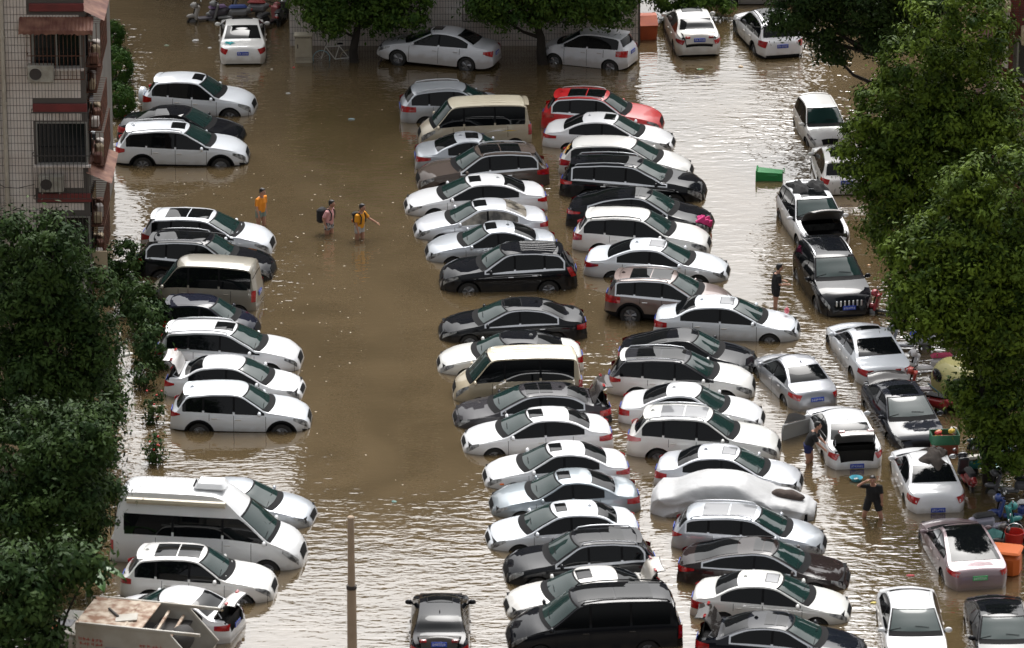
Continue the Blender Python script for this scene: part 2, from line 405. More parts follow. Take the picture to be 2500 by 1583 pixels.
for va, l in ((22, .75), (420, .85)):
    z = fz_(va); pts = []
    for i in range(15):
        y = YF - .1 + 3.2 * i / 14; dz = .02 * (i % 2); pts.append([(bx1, y, z + dz), (bx1 + l, y, z - .38 + dz)])
    MB().sheet(pts).build('corrugated_canopy', RUSTL, bl, False)
MB().box((bx1 + .32, YF + .3, fz_(655)), (.55, .05, 1.0), bev=.01).build('white_panel', CREAM, bl, False)
aircon('dusty air conditioner under the upper caged window of the tiled block', (fx_(105), YF - .24, fz_(194)))
aircon('dirty air conditioner inside the cage under the large dark window', (fx_(122), YF - .22, fz_(462)), 0, .95)
tag(MB().tube([(fx_(-10), YF - .14, fz_(445)), (fx_(8), YF - .2, fz_(453)), (fx_(40), YF - .2, fz_(455)), (fx_(80), YF - .16, fz_(447))], .012, 5).build('electric_cable', BARM), 'black cable sagging across the tiled wall at left', 'cable')

# ---- tiled block at the far end: six storeys, mirrored in the water
YB = at(1100, 112).y
ux = lambda u: atY(u, 60, YB).x
uz = lambda v: atY(1100, v, YB).z
bf = empty('apartment_building', (0, 0, 0), 0, 'grey white tiled apartment block across the far end behind the trees', 'building')
cx0, cx1, cH = ux(707), ux(1563), 20.6
fw_ = [(ux(1140), ux(1196), uz(28), uz(28) + 1.5), (ux(930), ux(990), uz(30), uz(30) + 1.5), (ux(760), ux(820), uz(30), uz(30) + 1.5), (ux(1330), ux(1400), uz(30), uz(30) + 1.5)]
up = [(cx0 + 1.2 + k * 3.0, cx0 + 2.6 + k * 3.0, 4.6 + 3.0 * f, 6.0 + 3.0 * f) for f in range(5) for k in range(4)]
wall_with_holes('wall', bf, cx0, cx1, -.5, 4.0, YB, fw_, MORTAR)
wall_with_holes('upper_wall', bf, cx0, cx1, 4.0, cH, YB, up, PLASTER)
MB().box(((cx0 + cx1) / 2, YB + 6.0, cH / 2 - .25), (cx1 - cx0 - .01, 11.6, cH + .46)).build('rear_block', PLASTER, bf, False)
MB().box(((cx0 + cx1) / 2, YB + 5.9, cH + .12), (cx1 - cx0 + .5, 12.6, .25), bev=.04).build('roof', PLASTER, bf, False)
tile_wall('wall_tile', bf, cx0, cx1, -.3, 3.95, YB, fw_)
for w in fw_ + up: house_window(bf, *w, YB)
for w in fw_: cage(bf, w[0] - .15, w[1] + .12, w[2] - .30, w[3] + .1, YB, .35)
for i, c_ in enumerate(((.45, .04, .04), (.05, .22, .35), (.05, .35, .12))):
    MB().lathe([(.001, 0), (.07, 0), (.10, .15), (.08, .16), (.001, .13)], 12, 'Z', (fw_[0][1] - .1 + .16 * i, YB - .26, fw_[0][2] - .27)).build('plant_pot', mat('pot_%d' % i, c_, .5), bf)

# ---- lower block behind, to the left
cY = 45.0
bb = empty('apartment_building', (0, 0, 0), 0, 'plain plaster block at the far top left, beyond the parked scooters', 'building')
q = [(-14.6 + 2.2 * k, -13.4 + 2.2 * k, 2.2 + 3 * f, 3.5 + 3 * f) for f in range(7) for k in range(3)]
wall_with_holes('wall', bb, -15.3, -8.0, -.5, 23.0, cY, q, PLASTER)
MB().box((-11.65, cY + 5, 11.2), (7.28, 9.6, 23.4)).build('rear_block', PLASTER, bb, False)
MB().box((-17.3, cY + 5, 3.8), (3.9, 9.4, 8.6)).build('wing', PLASTER, bb, False)
MB().box((-11.65, cY + 5, 23.1), (7.7, 10.6, .25), bev=.04).build('roof', PLASTER, bb, False)
for w in q: house_window(bb, *w, cY)

# ---- unseen tall block at back right, added to darken reflections on cars and water
tY = 62.0; t0, t1, tH = atY(1992, 0, tY).x, atY(2750, 0, tY).x, 27.0
bt = empty('apartment_building', (0, 0, 0), 0, 'unseen tall plaster block added beyond the right trees to darken reflections', 'building')
q = [(t0 + .9 + 2.6 * k, t0 + 2.2 + 2.6 * k, 2.0 + 3 * f, 3.4 + 3 * f) for f in range(8) for k in range(4)]
wall_with_holes('wall', bt, t0, t1, -.5, tH, tY, q, PLASTER)
MB().box(((t0 + t1) / 2, tY + 6, tH / 2 - .3), (t1 - t0 - .02, 11.6, tH + .4)).build('rear_block', PLASTER, bt, False)
MB().box(((t0 + t1) / 2, tY + 6, tH + .1), (t1 - t0 + .5, 12.5, .25), bev=.04).build('roof', PLASTER, bt, False)
for w in q: house_window(bt, *w, tY)

# ---- red tiled block on the right
YR = at(2470, 640).y
rx = lambda u: atY(u, 100, YR).x
rz_ = lambda v: atY(2470, v, YR).z
br = empty('apartment_building', (0, 0, 0), 0, 'dark red tiled building with cream balconies at the upper right edge', 'building')
r0 = rx(2452)
rw_ = [(rx(2484), rx(2600), rz_(195), rz_(95)), (rx(2484), rx(2600), rz_(430), rz_(330))]
wall_with_holes('wall', br, r0, rx(2750), -.5, 11.5, YR, rw_, MORTAR)
tile_wall('wall_tile', br, r0, rx(2600), -.3, 11.4, YR, rw_, tw=.16, th=.09, gap=.012, m=BRICKR)
MB().box(((r0 + rx(2750)) / 2, YR + 5, 5.4), (rx(2750) - r0 - .01, 9.7, 11.8)).build('rear_block', BRICKR, br, False)
MB().box(((r0 + rx(2750)) / 2, YR + 5, 11.7), (rx(2750) - r0 + .5, 10.8, .3), bev=.04).build('roof', PLASTER, br, False)
for w in rw_: house_window(br, *w, YR)
for v in (98, 330): MB().box((rx(2560), YR - .3, rz_(v) + .25), (1.9, .6, .55), bev=.03).build('balcony', CREAM, br, False)
for v in (10, 225): MB().box((rx(2445), YR - .15, rz_(v)), (.5, .5, .35), bev=.03).build('cornice', CREAM, br, False)
for v in (55, 140): MB().box((rx(2456), YR - .05, rz_(v)), (.18, .14, .75), bev=.02).build('cream_quoin', TILE, br, False)

# ================================================================ trees
def leaf_mat(name, dark, light, seed=0):
    m = bpy.data.materials.new(name); m.use_nodes = True; t = m.node_tree; b = t.nodes['Principled BSDF']
    a = t.nodes.new('ShaderNodeAttribute'); a.attribute_name = 'tint'
    r = t.nodes.new('ShaderNodeValToRGB'); r.color_ramp.elements[0].color = (*dark, 1); r.color_ramp.elements[1].color = (*light, 1)
    t.links.new(a.outputs['Fac'], r.inputs['Fac']); t.links.new(r.outputs['Color'], b.inputs['Base Color'])
    b.inputs['Roughness'].default_value = .55; b.inputs['Specular IOR Level'].default_value = .1
    return m
LEAF_R = leaf_mat('camphor_leaves', (.012, .034, .006), (.125, .185, .018))
LEAF_L = leaf_mat('evergreen_leaves', (.010, .028, .008), (.048, .085, .018))
LEAF_T = leaf_mat('street_tree_leaves', (.018, .048, .010), (.085, .145, .022))
LEAF_S = leaf_mat('clipped_shrub_leaves', (.018, .050, .008), (.050, .105, .015))
LEAF_I = leaf_mat('ivy_leaves', (.014, .036, .010), (.055, .095, .024))
BARK = mat('bark', (.030, .024, .018), .9, noise=(3.0, .4, (.016, .013, .010)), bump=(12, .5))
def leaves(name, lobes, per, size, m, parent, seed, clump=.42, shell=.72, up=.55, droop=0.0, outer=1.2):
    """lobes: (x, y, z, rx, ry, rz); per: leaves per clump; leaves sit in many small clumps spread through the outer part of each lobe"""
    g = np.random.default_rng(seed); C = []; N0 = []; T = []
    for (x, y, z, a, b, c) in lobes:
        k = max(int(9.0 * (a * b + b * c + a * c) / 3 / (clump * clump) * 1.1), 6)
        d = g.normal(size=(k, 3)); d /= np.linalg.norm(d, axis=1)[:, None]
        r = shell + (outer - shell) * g.random(k) ** 1.1
        C.append(np.array([x, y, z]) + d * r[:, None] * np.array([a, b, c])); N0.append(d); T.append(g.random(k))
    C = np.vstack(C); N0 = np.vstack(N0); T = np.concatenate(T); k = len(C); n = k * per
    ci = np.repeat(np.arange(k), per); cs = (.55 + .95 * g.random(k) ** 1.5)[ci][:, None]; o = g.normal(size=(n, 3)) * clump * .46 * np.array([1, 1, .72]) * cs
    P = C[ci] + o; nor = N0[ci] * .35 + o / clump / cs * 1.15 + np.array([0, 0, up * .7]) + g.normal(size=(n, 3)) * .30
    nor /= np.linalg.norm(nor, axis=1)[:, None]
    t = np.cross(nor, g.normal(size=(n, 3))); t[:, 2] -= droop; t -= nor * (t * nor).sum(1)[:, None]; t /= np.linalg.norm(t, axis=1)[:, None]; b = np.cross(nor, t)
    l = size * (.55 + .9 * g.random(n))[:, None]; w = l * .42
    V = np.stack([P - t * l * .5, P + b * w * .5 + nor * l * .06, P + t * l * .5, P - b * w * .5 + nor * l * .06], 1).reshape(-1, 3)
    me = bpy.data.meshes.new(name); me.vertices.add(4 * n); me.vertices.foreach_set('co', V.ravel())
    me.loops.add(4 * n); me.loops.foreach_set('vertex_index', np.arange(4 * n, dtype=np.int32)); me.polygons.add(n)
    me.polygons.foreach_set('loop_start', np.arange(0, 4 * n, 4, dtype=np.int32)); me.update(calc_edges=True)
    at_ = me.attributes.new('tint', 'FLOAT', 'FACE'); at_.data.foreach_set('value', np.clip(T[ci] * .75 + g.random(n) * .25, 0, 1).astype(np.float32))
    me.materials.append(m); o_ = bpy.data.objects.new(name, me); link(o_, parent); return tag(o_, kind='stuff')
def tree(label, base, px, m, seed, name='tree', size=.17, per=74, clump=.45, trunk_r=.2, group=None, yspread=.8, limbs=True, depth=None):
    """px: crown lobes as (u, v, radius) surveyed in the photograph, standing over the trunk's ground point"""
    g = random.Random(seed); t = empty(name, base, 0, label, 'tree', group); B = Vector(base); lobes = []
    for (u, v, r) in px:
        y = B.y + g.uniform(-yspread, yspread) + (depth or 0); p = atY(u, v, y); s_ = r * (y + GD) / FPX / .96
        lobes.append((p.x - B.x, p.y - B.y, p.z - B.z, s_, s_ * 1.05, s_ * .92))
    top = Vector(max(lobes, key=lambda q: q[2])[:3])
    pts = [Vector((0, 0, -.5))] + [Vector((top.x * f * .7 + g.uniform(-.12, .12), top.y * f * .7, (top.z * .8) * f)) for f in (.15, .35, .6, .85)]
    MB().tube(pts, [trunk_r * 1.25, trunk_r, trunk_r * .85, trunk_r * .6, trunk_r * .3], 9).build('trunk', BARK, t)
    for q in lobes:
        q = Vector(q[:3]); a = pts[2] if q.z < top.z * .6 else pts[3]
        MB().tube([a, a.lerp(q, .5) + Vector((g.uniform(-.2, .2), 0, -.15)), q], [trunk_r * .45, trunk_r * .3, .03], 6).build('limb', BARK, t)
    leaves('crown', lobes, per, size, m, t, seed, clump)
    return t
big = 'broadleaf trees around the flooded yard'
tree('large bushy tree at upper right with pale leaf tips, overhanging white cars', at(2330, 800), [(2345, 55, 120), (2250, 165, 105), (2350, 255, 130), (2180, 285, 95), (2118, 370, 70), (2240, 400, 120), (2150, 455, 75), (2395, 380, 115), (2290, 500, 95), (2180, 545, 70), (2420, 300, 80), (2300, 330, 90), (2340, 440, 90), (2200, 360, 90)], LEAF_R, 11, trunk_r=.28, group=big)
tree('wide tree at mid right spreading over the parked scooters', at(2420, 1180), [(2470, 470, 110), (2370, 570, 120), (2260, 650, 95), (2200, 730, 55), (2265, 755, 78), (2400, 740, 140), (2480, 640, 120), (2450, 900, 85), (2460, 1010, 80), (2230, 610, 60), (2360, 460, 60), (2330, 700, 110), (2480, 790, 110), (2400, 980, 60), (2400, 640, 110), (2430, 830, 80), (2455, 1085, 70), (2400, 1020, 45), (2480, 1000, 80), (2360, 960, 40)], LEAF_R, 12, trunk_r=.2, group=big)
tree('dark tree at top right with branches drooping over the far white SUV', at(2185, 330), [(1940, 20, 65), (2010, 60, 60), (2030, 130, 38), (2105, 30, 80), (2190, 40, 80), (1985, -50, 90), (2120, -70, 120), (2250, -20, 90), (1925, 62, 30), (2130, 90, 45)], LEAF_L, 13, trunk_r=.2, group=big)
tree('dark tree before the tiled wall at upper left, growing over the left row', at(105, 1120), [(130, 610, 80), (60, 720, 120), (205, 720, 85), (125, 840, 130), (240, 850, 60), (40, 930, 130), (190, 970, 100), (30, 590, 60), (100, 730, 90), (150, 930, 100), (80, 1010, 100)], LEAF_L, 14, per=80, trunk_r=.25, group=big)
tree('dense dark tree at the left edge beside the white camper van', at(80, 1560), [(90, 1110, 140), (215, 1090, 85), (250, 1030, 45), (130, 1230, 130), (240, 1180, 50), (30, 1300, 120), (190, 1190, 90), (200, 1290, 70), (110, 1330, 110), (150, 1120, 100)], LEAF_L, 15, per=80, trunk_r=.25, group=big)
tree('dark bush filling the bottom left corner beside the garbage truck', at(60, 1800), [(25, 1440, 110), (80, 1450, 58), (225, 1370, 46), (45, 1555, 95), (150, 1375, 56)], LEAF_I, 16, size=.22, per=80, clump=.5, trunk_r=.12, group=big)
tree('street tree with forked trunk before the far wall beside the utility cabinet', at(868, 152), [(790, 20, 55), (860, -5, 70), (930, 10, 65), (1000, 20, 50), (880, -70, 90), (980, -60, 80), (760, -30, 60), (820, 62, 22)], LEAF_T, 17, trunk_r=.17, group=big, yspread=.5)
tree('street tree before the far wall, its trunk beside the small white hatchback', at(1330, 156), [(1240, 5, 55), (1330, -10, 70), (1420, 5, 60), (1490, 15, 50), (1280, -70, 90), (1420, -70, 90), (1190, 10, 40), (1540, -20, 45), (1225, 45, 18)], LEAF_T, 18, trunk_r=.19, group=big, yspread=.5)
tree('small tree behind the orange bin at the far end', at(1690, 40), [(1640, -20, 45), (1720, -25, 50), (1620, 5, 22), (1760, 2, 22), (1695, 12, 18)], LEAF_T, 19, trunk_r=.10, group=big, yspread=.4)
def shrub(label, u, v, r, m, seed, name='shrub', size=.085, per=70, clump=.17, cat='shrub', stretch=1.0, group=None, zc=None):
    y = at(u, v + r * .8).y; p = atY(u, v, y); s_ = r * (y + GD) / FPX / .95
    t = empty(name, (p.x, p.y, 0), 0, label, cat, group)
    leaves('foliage', [(0, 0, p.z, s_, s_, s_ * stretch)], per, size, m, t, seed, clump, .93 if name == 'shrub' else .6, .35, 0.0, 1.0 if name == 'shrub' else 1.2)
    g = random.Random(seed)
    for k in range(4):
        MB().tube([(g.uniform(-.1, .1), g.uniform(-.1, .1), -.5), (g.uniform(-.5, .5) * s_, g.uniform(-.5, .5) * s_, p.z)], [.03, .015], 5).build('stem', BARK, t)
    return t
sg_ = 'clipped round shrubs beside the apartment block'
shrub('rounded clipped shrub farthest back beside the tiled block', 262, 88, 38, LEAF_S, 31, group=sg_)
shrub('rounded clipped shrub in the middle of the three beside the tiled block', 276, 162, 46, LEAF_S, 32, group=sg_)
shrub('rounded clipped shrub nearest the black sedan', 286, 246, 42, LEAF_S, 33, group=sg_)
ig = 'climbers along the left kerb'
for i, (u, v, r, st, l) in enumerate(((292, 640, 44, 1.3, 'leafy climber at the foot of the tiled block'), (330, 722, 46, 1.1, 'leafy climber beside the nose of the grey-beige minivan'), (362, 775, 46, 1.0, 'leafy climber behind the dark navy hatchback'),
        (368, 862, 40, 1.5, 'leafy climber behind the white SUV with roof rails'), (350, 930, 26, 1.5, 'thin straggly climber behind the white sedan with raised boot'), (380, 1010, 24, 2.6, 'slim upright climber behind the white crossover'), (378, 1110, 24, 2.2, 'slim climber with red flowers behind the camper van'))):
    c = shrub(l, u, v, r, LEAF_I, 40 + i, 'climber', .15, 70 if i < 4 else 26, .30, 'plant', st, ig)
    if i > 4:
        g = random.Random(i); FLOWER = mat('red_petals', (.55, .02, .015), .5)
        for k in range(5):
            MB().ell((g.uniform(-.25, .25), -.26 + g.uniform(-.1, .1), g.uniform(.1, 1.2)), (.04, .035, .03), 6, 4).build('flower', FLOWER, c)
# banana plants: every big leaf a piece
BAN = mat('banana_leaf', (.055, .14, .020), .4, noise=(2.0, .5, (.035, .095, .015)))
def banana(label, u, v, zc, seed, n=6):
    p = at(u, v, zc); g = random.Random(seed); t = empty('banana_plant', (p.x, p.y, 0), 0, label, 'plant', 'banana plants at the left edge')
    MB().tube([(0, 0, -.5), (0, 0, zc)], [.11, .07], 8).build('stem', BAN, t)
    for k in range(n):
        a = 2 * math.pi * k / n + g.uniform(-.3, .3); L_ = g.uniform(1.1, 1.5); G = []
        for i in range(9):
            f = i / 8; rr = L_ * f; z = zc + .75 * f - .95 * f * f; w = .21 * math.sin(math.pi * min(1, f * .92 + .06)) ** .6 * (1 if f < .99 else .1)
            c, s_ = math.cos(a), math.sin(a)
            G.append([(c * rr - s_ * w * q, s_ * rr + c * w * q, z + abs(q) * .06) for q in (-1, -.5, 0, .5, 1)])
        MB().sheet(G).build('leaf', BAN, t)
    return t
banana('banana plant with light green leaves at the left edge beside the camper van', 120, 1350, 1.2, 3)
banana('banana plant with broad leaves beneath the dark tree near the white SUV', 215, 1400, .7, 4, 5)
# ================================================================ car bodies
def pchip(xs, ys):
    xs = np.asarray(xs, float); ys = np.asarray(ys, float)
    h = np.diff(xs); d = np.diff(ys) / h; m = np.zeros(len(xs))
    for i in range(1, len(xs) - 1):
        if d[i - 1] * d[i] > 0:
            w1, w2 = 2 * h[i] + h[i - 1], h[i] + 2 * h[i - 1]
            m[i] = (w1 + w2) / (w1 / d[i - 1] + w2 / d[i])
    m[0], m[-1] = d[0], d[-1]
    def f(x):
        x = np.clip(np.asarray(x, float), xs[0], xs[-1])
        i = np.clip(np.searchsorted(xs, x) - 1, 0, len(h) - 1); t = (x - xs[i]) / h[i]
        return ((1 + 2 * t) * (1 - t) ** 2 * ys[i] + t * (1 - t) ** 2 * h[i] * m[i] + t * t * (3 - 2 * t) * ys[i + 1] + t * t * (t - 1) * h[i] * m[i + 1])
    return f

# x from the rear bumper; top = centre line of the car, belt = shoulder line; fw/rw = where windscreen and rear window start and end (x of roof edge, x of foot)
KIND = {
 'sedan': dict(L=4.62, W=1.80, H=1.46, r=.32, ax=(1.0, .92), sill=.23, k=.44, fw=(2.62, 3.42), rw=(1.42, .66), dlo=(.98, None), B=(2.12, ),
   top=[(0, .60), (.02, .72), (.06, .93), (.14, 1.02), (.40, 1.06), (.62, 1.10), (.80, 1.185), (1.15, 1.345), (1.42, 1.42), (2.0, 1.46), (2.45, 1.445), (2.62, 1.41), (2.95, 1.255), (3.25, 1.105), (3.42, 1.02), (3.7, .965), (4.05, .90), (4.35, .81), (4.50, .71), (4.58, .60), (4.62, .46)],
   belt=[(0, .56), (.06, .80), (.2, .90), (.6, .955), (1.5, .94), (2.5, .905), (3.4, .87), (4.0, .80), (4.35, .71), (4.55, .58), (4.62, .44)]),
 'fastback': dict(L=4.85, W=1.88, H=1.46, r=.34, ax=(1.02, .95), sill=.24, k=.46, fw=(2.75, 3.55), rw=(1.75, .42), dlo=(.85, None), B=(2.2, ),
   top=[(0, .62), (.02, .75), (.07, .95), (.16, 1.02), (.42, 1.09), (.8, 1.20), (1.3, 1.34), (1.75, 1.425), (2.2, 1.46), (2.55, 1.45), (2.75, 1.41), (3.1, 1.245), (3.4, 1.10), (3.55, 1.02), (3.85, .965), (4.25, .89), (4.56, .80), (4.72, .70), (4.81, .59), (4.85, .46)],
   belt=[(0, .58), (.06, .84), (.2, .94), (.6, .97), (1.6, .95), (2.6, .91), (3.5, .87), (4.2, .79), (4.56, .70), (4.78, .57), (4.85, .44)]),
 'suv': dict(L=4.6, W=1.86, H=1.67, r=.35, ax=(.98, .92), sill=.29, k=.34, fw=(2.55, 3.30), rw=(.48, .13), dlo=(.42, None), B=(2.12, 1.12),
   top=[(0, .62), (.015, .80), (.06, 1.0), (.13, 1.09), (.30, 1.36), (.42, 1.53), (.50, 1.585), (.85, 1.625), (1.5, 1.665), (2.1, 1.665), (2.4, 1.64), (2.55, 1.60), (2.85, 1.435), (3.15, 1.26), (3.30, 1.16), (3.6, 1.11), (4.0, 1.05), (4.3, .97), (4.46, .86), (4.56, .70), (4.6, .5)],
   belt=[(0, .58), (.05, .90), (.2, 1.03), (.6, 1.07), (1.5, 1.03), (2.5, .99), (3.3, .97), (3.95, .92), (4.3, .84), (4.52, .68), (4.6, .46)]),
 'wagon': dict(L=4.7, W=1.80, H=1.50, r=.32, ax=(1.0, .92), sill=.24, k=.38, fw=(2.68, 3.45), rw=(.52, .16), dlo=(.46, None), B=(2.15, 1.15),
   top=[(0, .60), (.015, .76), (.06, .93), (.16, 1.03), (.36, 1.27), (.48, 1.37), (.58, 1.41), (1.2, 1.475), (2.0, 1.50), (2.5, 1.475), (2.68, 1.435), (3.0, 1.27), (3.3, 1.11), (3.45, 1.03), (3.75, .98), (4.1, .91), (4.4, .82), (4.56, .71), (4.66, .58), (4.7, .46)],
   belt=[(0, .56), (.06, .84), (.2, .94), (.6, .975), (1.5, .95), (2.5, .915), (3.4, .88), (4.05, .81), (4.4, .72), (4.62, .57), (4.7, .44)]),
 'hatch': dict(L=3.9, W=1.68, H=1.52, r=.30, ax=(.72, .76), sill=.23, k=.34, fw=(2.25, 2.98), rw=(.42, .12), dlo=(.40, None), B=(1.72, ),
   top=[(0, .58), (.015, .76), (.05, .92), (.12, 1.02), (.27, 1.27), (.38, 1.41), (.46, 1.455), (.9, 1.50), (1.5, 1.52), (2.05, 1.495), (2.25, 1.455), (2.55, 1.285), (2.84, 1.12), (2.98, 1.04), (3.2, .985), (3.5, .90), (3.7, .80), (3.82, .68), (3.88, .56), (3.9, .46)],
   belt=[(0, .56), (.05, .86), (.2, .96), (.6, .98), (1.5, .94), (2.2, .91), (3.0, .87), (3.45, .80), (3.7, .70), (3.85, .54), (3.9, .44)]),
 'minivan': dict(L=4.0, W=1.64, H=1.90, r=.29, ax=(.62, .80), sill=.27, k=.15, fw=(2.92, 3.52), rw=(.17, .06), dlo=(.20, None), B=(2.42, 1.32),
   top=[(0, .62), (.012, .90), (.04, 1.08), (.06, 1.15), (.13, 1.62), (.17, 1.76), (.26, 1.83), (.6, 1.87), (1.6, 1.90), (2.6, 1.88), (2.8, 1.855), (2.92, 1.81), (3.2, 1.50), (3.42, 1.24), (3.52, 1.13), (3.68, 1.03), (3.85, .90), (3.95, .75), (3.985, .62), (4.0, .48)],
   belt=[(0, .60), (.03, 1.0), (.2, 1.08), (1.0, 1.08), (2.5, 1.07), (3.1, 1.05), (3.5, .98), (3.75, .86), (3.93, .68), (4.0, .46)]),
 'bigvan': dict(L=5.95, W=1.95, H=2.62, r=.36, ax=(1.15, 1.02), sill=.32, k=.13, fw=(4.20, 5.05), rw=(.30, .12), dlo=(.40, None), B=(3.55, 2.0),
   top=[(0, .62), (.012, 1.0), (.05, 1.2), (.12, 1.32), (.24, 2.25), (.32, 2.48), (.48, 2.575), (1.0, 2.61), (2.6, 2.62), (3.30, 2.60), (3.55, 2.54), (4.20, 2.05), (4.6, 1.72), (4.9, 1.45), (5.05, 1.33), (5.3, 1.22), (5.6, 1.08), (5.8, .93), (5.9, .75), (5.95, .5)],
   belt=[(0, .60), (.05, 1.1), (.2, 1.24), (1.0, 1.26), (3.5, 1.26), (4.5, 1.22), (5.1, 1.12), (5.55, .95), (5.85, .72), (5.95, .46)]),
 'mpv': dict(L=5.14, W=1.93, H=1.90, r=.34, ax=(1.05, .90), sill=.27, k=.20, fw=(3.25, 4.10), rw=(.25, .10), dlo=(.32, None), B=(2.75, 1.55),
   top=[(0, .62), (.012, .95), (.05, 1.12), (.10, 1.2), (.20, 1.62), (.27, 1.77), (.40, 1.835), (.9, 1.875), (2.0, 1.90), (2.9, 1.87), (3.1, 1.835), (3.25, 1.785), (3.6, 1.53), (3.92, 1.30), (4.10, 1.20), (4.4, 1.12), (4.75, .99), (4.96, .85), (5.08, .68), (5.14, .48)],
   belt=[(0, .60), (.04, 1.02), (.2, 1.12), (1.0, 1.13), (3.0, 1.11), (4.0, 1.06), (4.5, .96), (4.85, .82), (5.06, .65), (5.14, .46)]),
}

class Shape:
    def __init__(s, kind, L=None, W=None, H=None, var=0.0):
        K = KIND[kind]; s.kind = kind
        s.L = L or K['L']; s.W = W or K['W']; s.H = H or K['H']
        fx = s.L / K['L']; fz = s.H / K['H']; s.fx = fx
        zz = lambda z: z * (1 + (fz - 1) * min(1, z / 1.0))
        # body variation: faster or steeper tail, higher or lower boot and bonnet
        if kind in ('sedan', 'fastback'): xm = lambda x: x - .17 * var * math.exp(-((x - 1.2) / .5) ** 2) + .10 * var * math.exp(-((x - 3.1) / .5) ** 2)
        elif kind in ('suv', 'wagon', 'hatch'): xm = lambda x: x + .09 * var * math.exp(-((x - .45) / .33) ** 2) * (1 if x > .1 else 0) - .10 * var * math.exp(-((x - K['fw'][1]) / .5) ** 2)
        else: xm = lambda x: x
        zv = lambda x, z: z + (.035 * var if .03 < x < .7 and kind in ('sedan', 'fastback') else 0) - (.03 * var if K['fw'][1] + .2 < x < K['L'] - .1 else 0)
        s.P = pchip([xm(x) * fx for x, z in K['top']], [zz(zv(x, z)) for x, z in K['top']])
        s._zb = pchip([x * fx for x, z in K['belt']], [zz(z) for x, z in K['belt']])
        s.r = K['r'] * (1.04 if s.L > K['L'] * 1.04 else 1.0); s.sill = K['sill']; s.k = K['k']
        s.axr, s.axf = K['ax'][0] * fx, s.L - K['ax'][1] * fx
        s.Ra = s.r + (.075 if kind in ('suv',) else .05)
        s.fw = [xm(x) * fx for x in K['fw']]; s.rw = [xm(x) * fx for x in K['rw']]
        s.dlo0 = xm(K['dlo'][0]) * fx + .12 * max(0, -var); s.B = [b * fx for b in K['B']]
        s.xm = (s.fw[0] + s.rw[0]) / 2
        s.lf = .17 if kind not in ('minivan', 'bigvan') else .10
        s.lr = .10 if kind not in ('minivan', 'bigvan', 'mpv') else .03
        s.crown = .045 if kind not in ('minivan', 'bigvan', 'mpv') else .06
        s.rF = (.95 if kind not in ('minivan', 'bigvan') else .7); s.rR = (.62 if kind not in ('minivan', 'bigvan', 'mpv') else .3)
        s.prof = pchip([0, .12, .35, .62, .80, .86, 1.0], [.935, .965, .992, 1.0, .990, .978, .952])
    def zb(s, x): return np.minimum(s._zb(x), s.P(x) - .02)
    def ze(s, x):
        x = np.asarray(x, float); t = np.clip((x - s.xm) / .4 * .5 + .5, 0, 1)
        sh = s.lf * t - s.lr * (1 - t)
        z = s.P(np.clip(x + sh, 0, s.L)) - s.crown
        lo = s.zb(x) + .006
        return np.minimum(np.maximum(z, lo), np.maximum(s.P(x) - .008, lo))
    def plan(s, x):
        x = np.asarray(x, float); ef = np.clip((x - (s.L - s.rF)) / s.rF, 0, 1); er = np.clip((s.rR - x) / s.rR, 0, 1)
        q = 1 - .035 * ((x - s.L * .45) / (s.L / 2)) ** 2
        return s.W / 2 * q * (1 - .40 * ef ** 2.8) * (1 - (.26 if s.rR > .4 else .12) * er ** 2.6)
    def yl(s, x, z):
        zb = s.zb(x); r = np.clip((np.asarray(z, float) - s.sill) / np.maximum(zb - s.sill, .05), 0, 1)
        return s.plan(x) * s.prof(r)
    def yu(s, x, z): return s.plan(x) * .952 - .012 - s.k * (z - s.zb(x)) - .06 * np.clip(z - s.zb(x), 0, 9) ** 2
    def side_y(s, x, z): return np.where(z <= s.zb(x), s.yl(x, z), s.yu(x, z))
    def wt(s, x): return np.maximum(s.yu(x, s.ze(x)), .12)
    def zbot(s, x):
        x = np.asarray(x, float)
        z = s.sill + .10 * np.clip((x - (s.L - .5)) / .5, 0, 1) ** 2 + .12 * np.clip((.45 - x) / .45, 0, 1) ** 2
        for a in (s.axr, s.axf):
            d = np.abs(x - a); z = np.where(d < s.Ra, np.maximum(z, s.r + np.sqrt(np.maximum(s.Ra ** 2 - d ** 2, 0))), z)
        return z
    def top_z(s, x, f):
        ze = s.ze(x); return ze + (s.P(x) - ze) * (1 - np.abs(f) ** 2.3)
    def side_pt(s, x, z, sg=1, off=.005):
        x, z = np.broadcast_arrays(np.asarray(x, float), np.asarray(z, float)); e = .01
        y = s.side_y(x, z); dx = (s.side_y(x + e, z) - s.side_y(x - e, z)) / (2 * e); dz = (s.side_y(x, z + e) - s.side_y(x, z - e)) / (2 * e)
        k = off / np.sqrt(dx * dx + 1 + dz * dz)
        return np.stack([x - dx * k - s.L / 2, sg * (y + k), z - dz * k], -1)
    def top_pt(s, x, f, off=.006):
        x, f = np.broadcast_arrays(np.asarray(x, float), np.asarray(f, float)); e = .015
        w = s.wt(x); y = f * w; z = s.top_z(x, f); ay = np.abs(y)
        fz = lambda xx, yy: s.top_z(xx, np.minimum(yy / s.wt(xx), 1.0))
        dx = (fz(x + e, ay) - fz(x - e, ay)) / (2 * e); dy = np.clip((fz(x, ay + .001) - fz(x, np.maximum(ay - e, 0))) / (e + .001), -1, 1) * np.where(y >= 0, 1, -1)
        k = off / np.sqrt(dx * dx + dy * dy + 1)
        return np.stack([x - dx * k - s.L / 2, y - dy * k, z + k], -1)
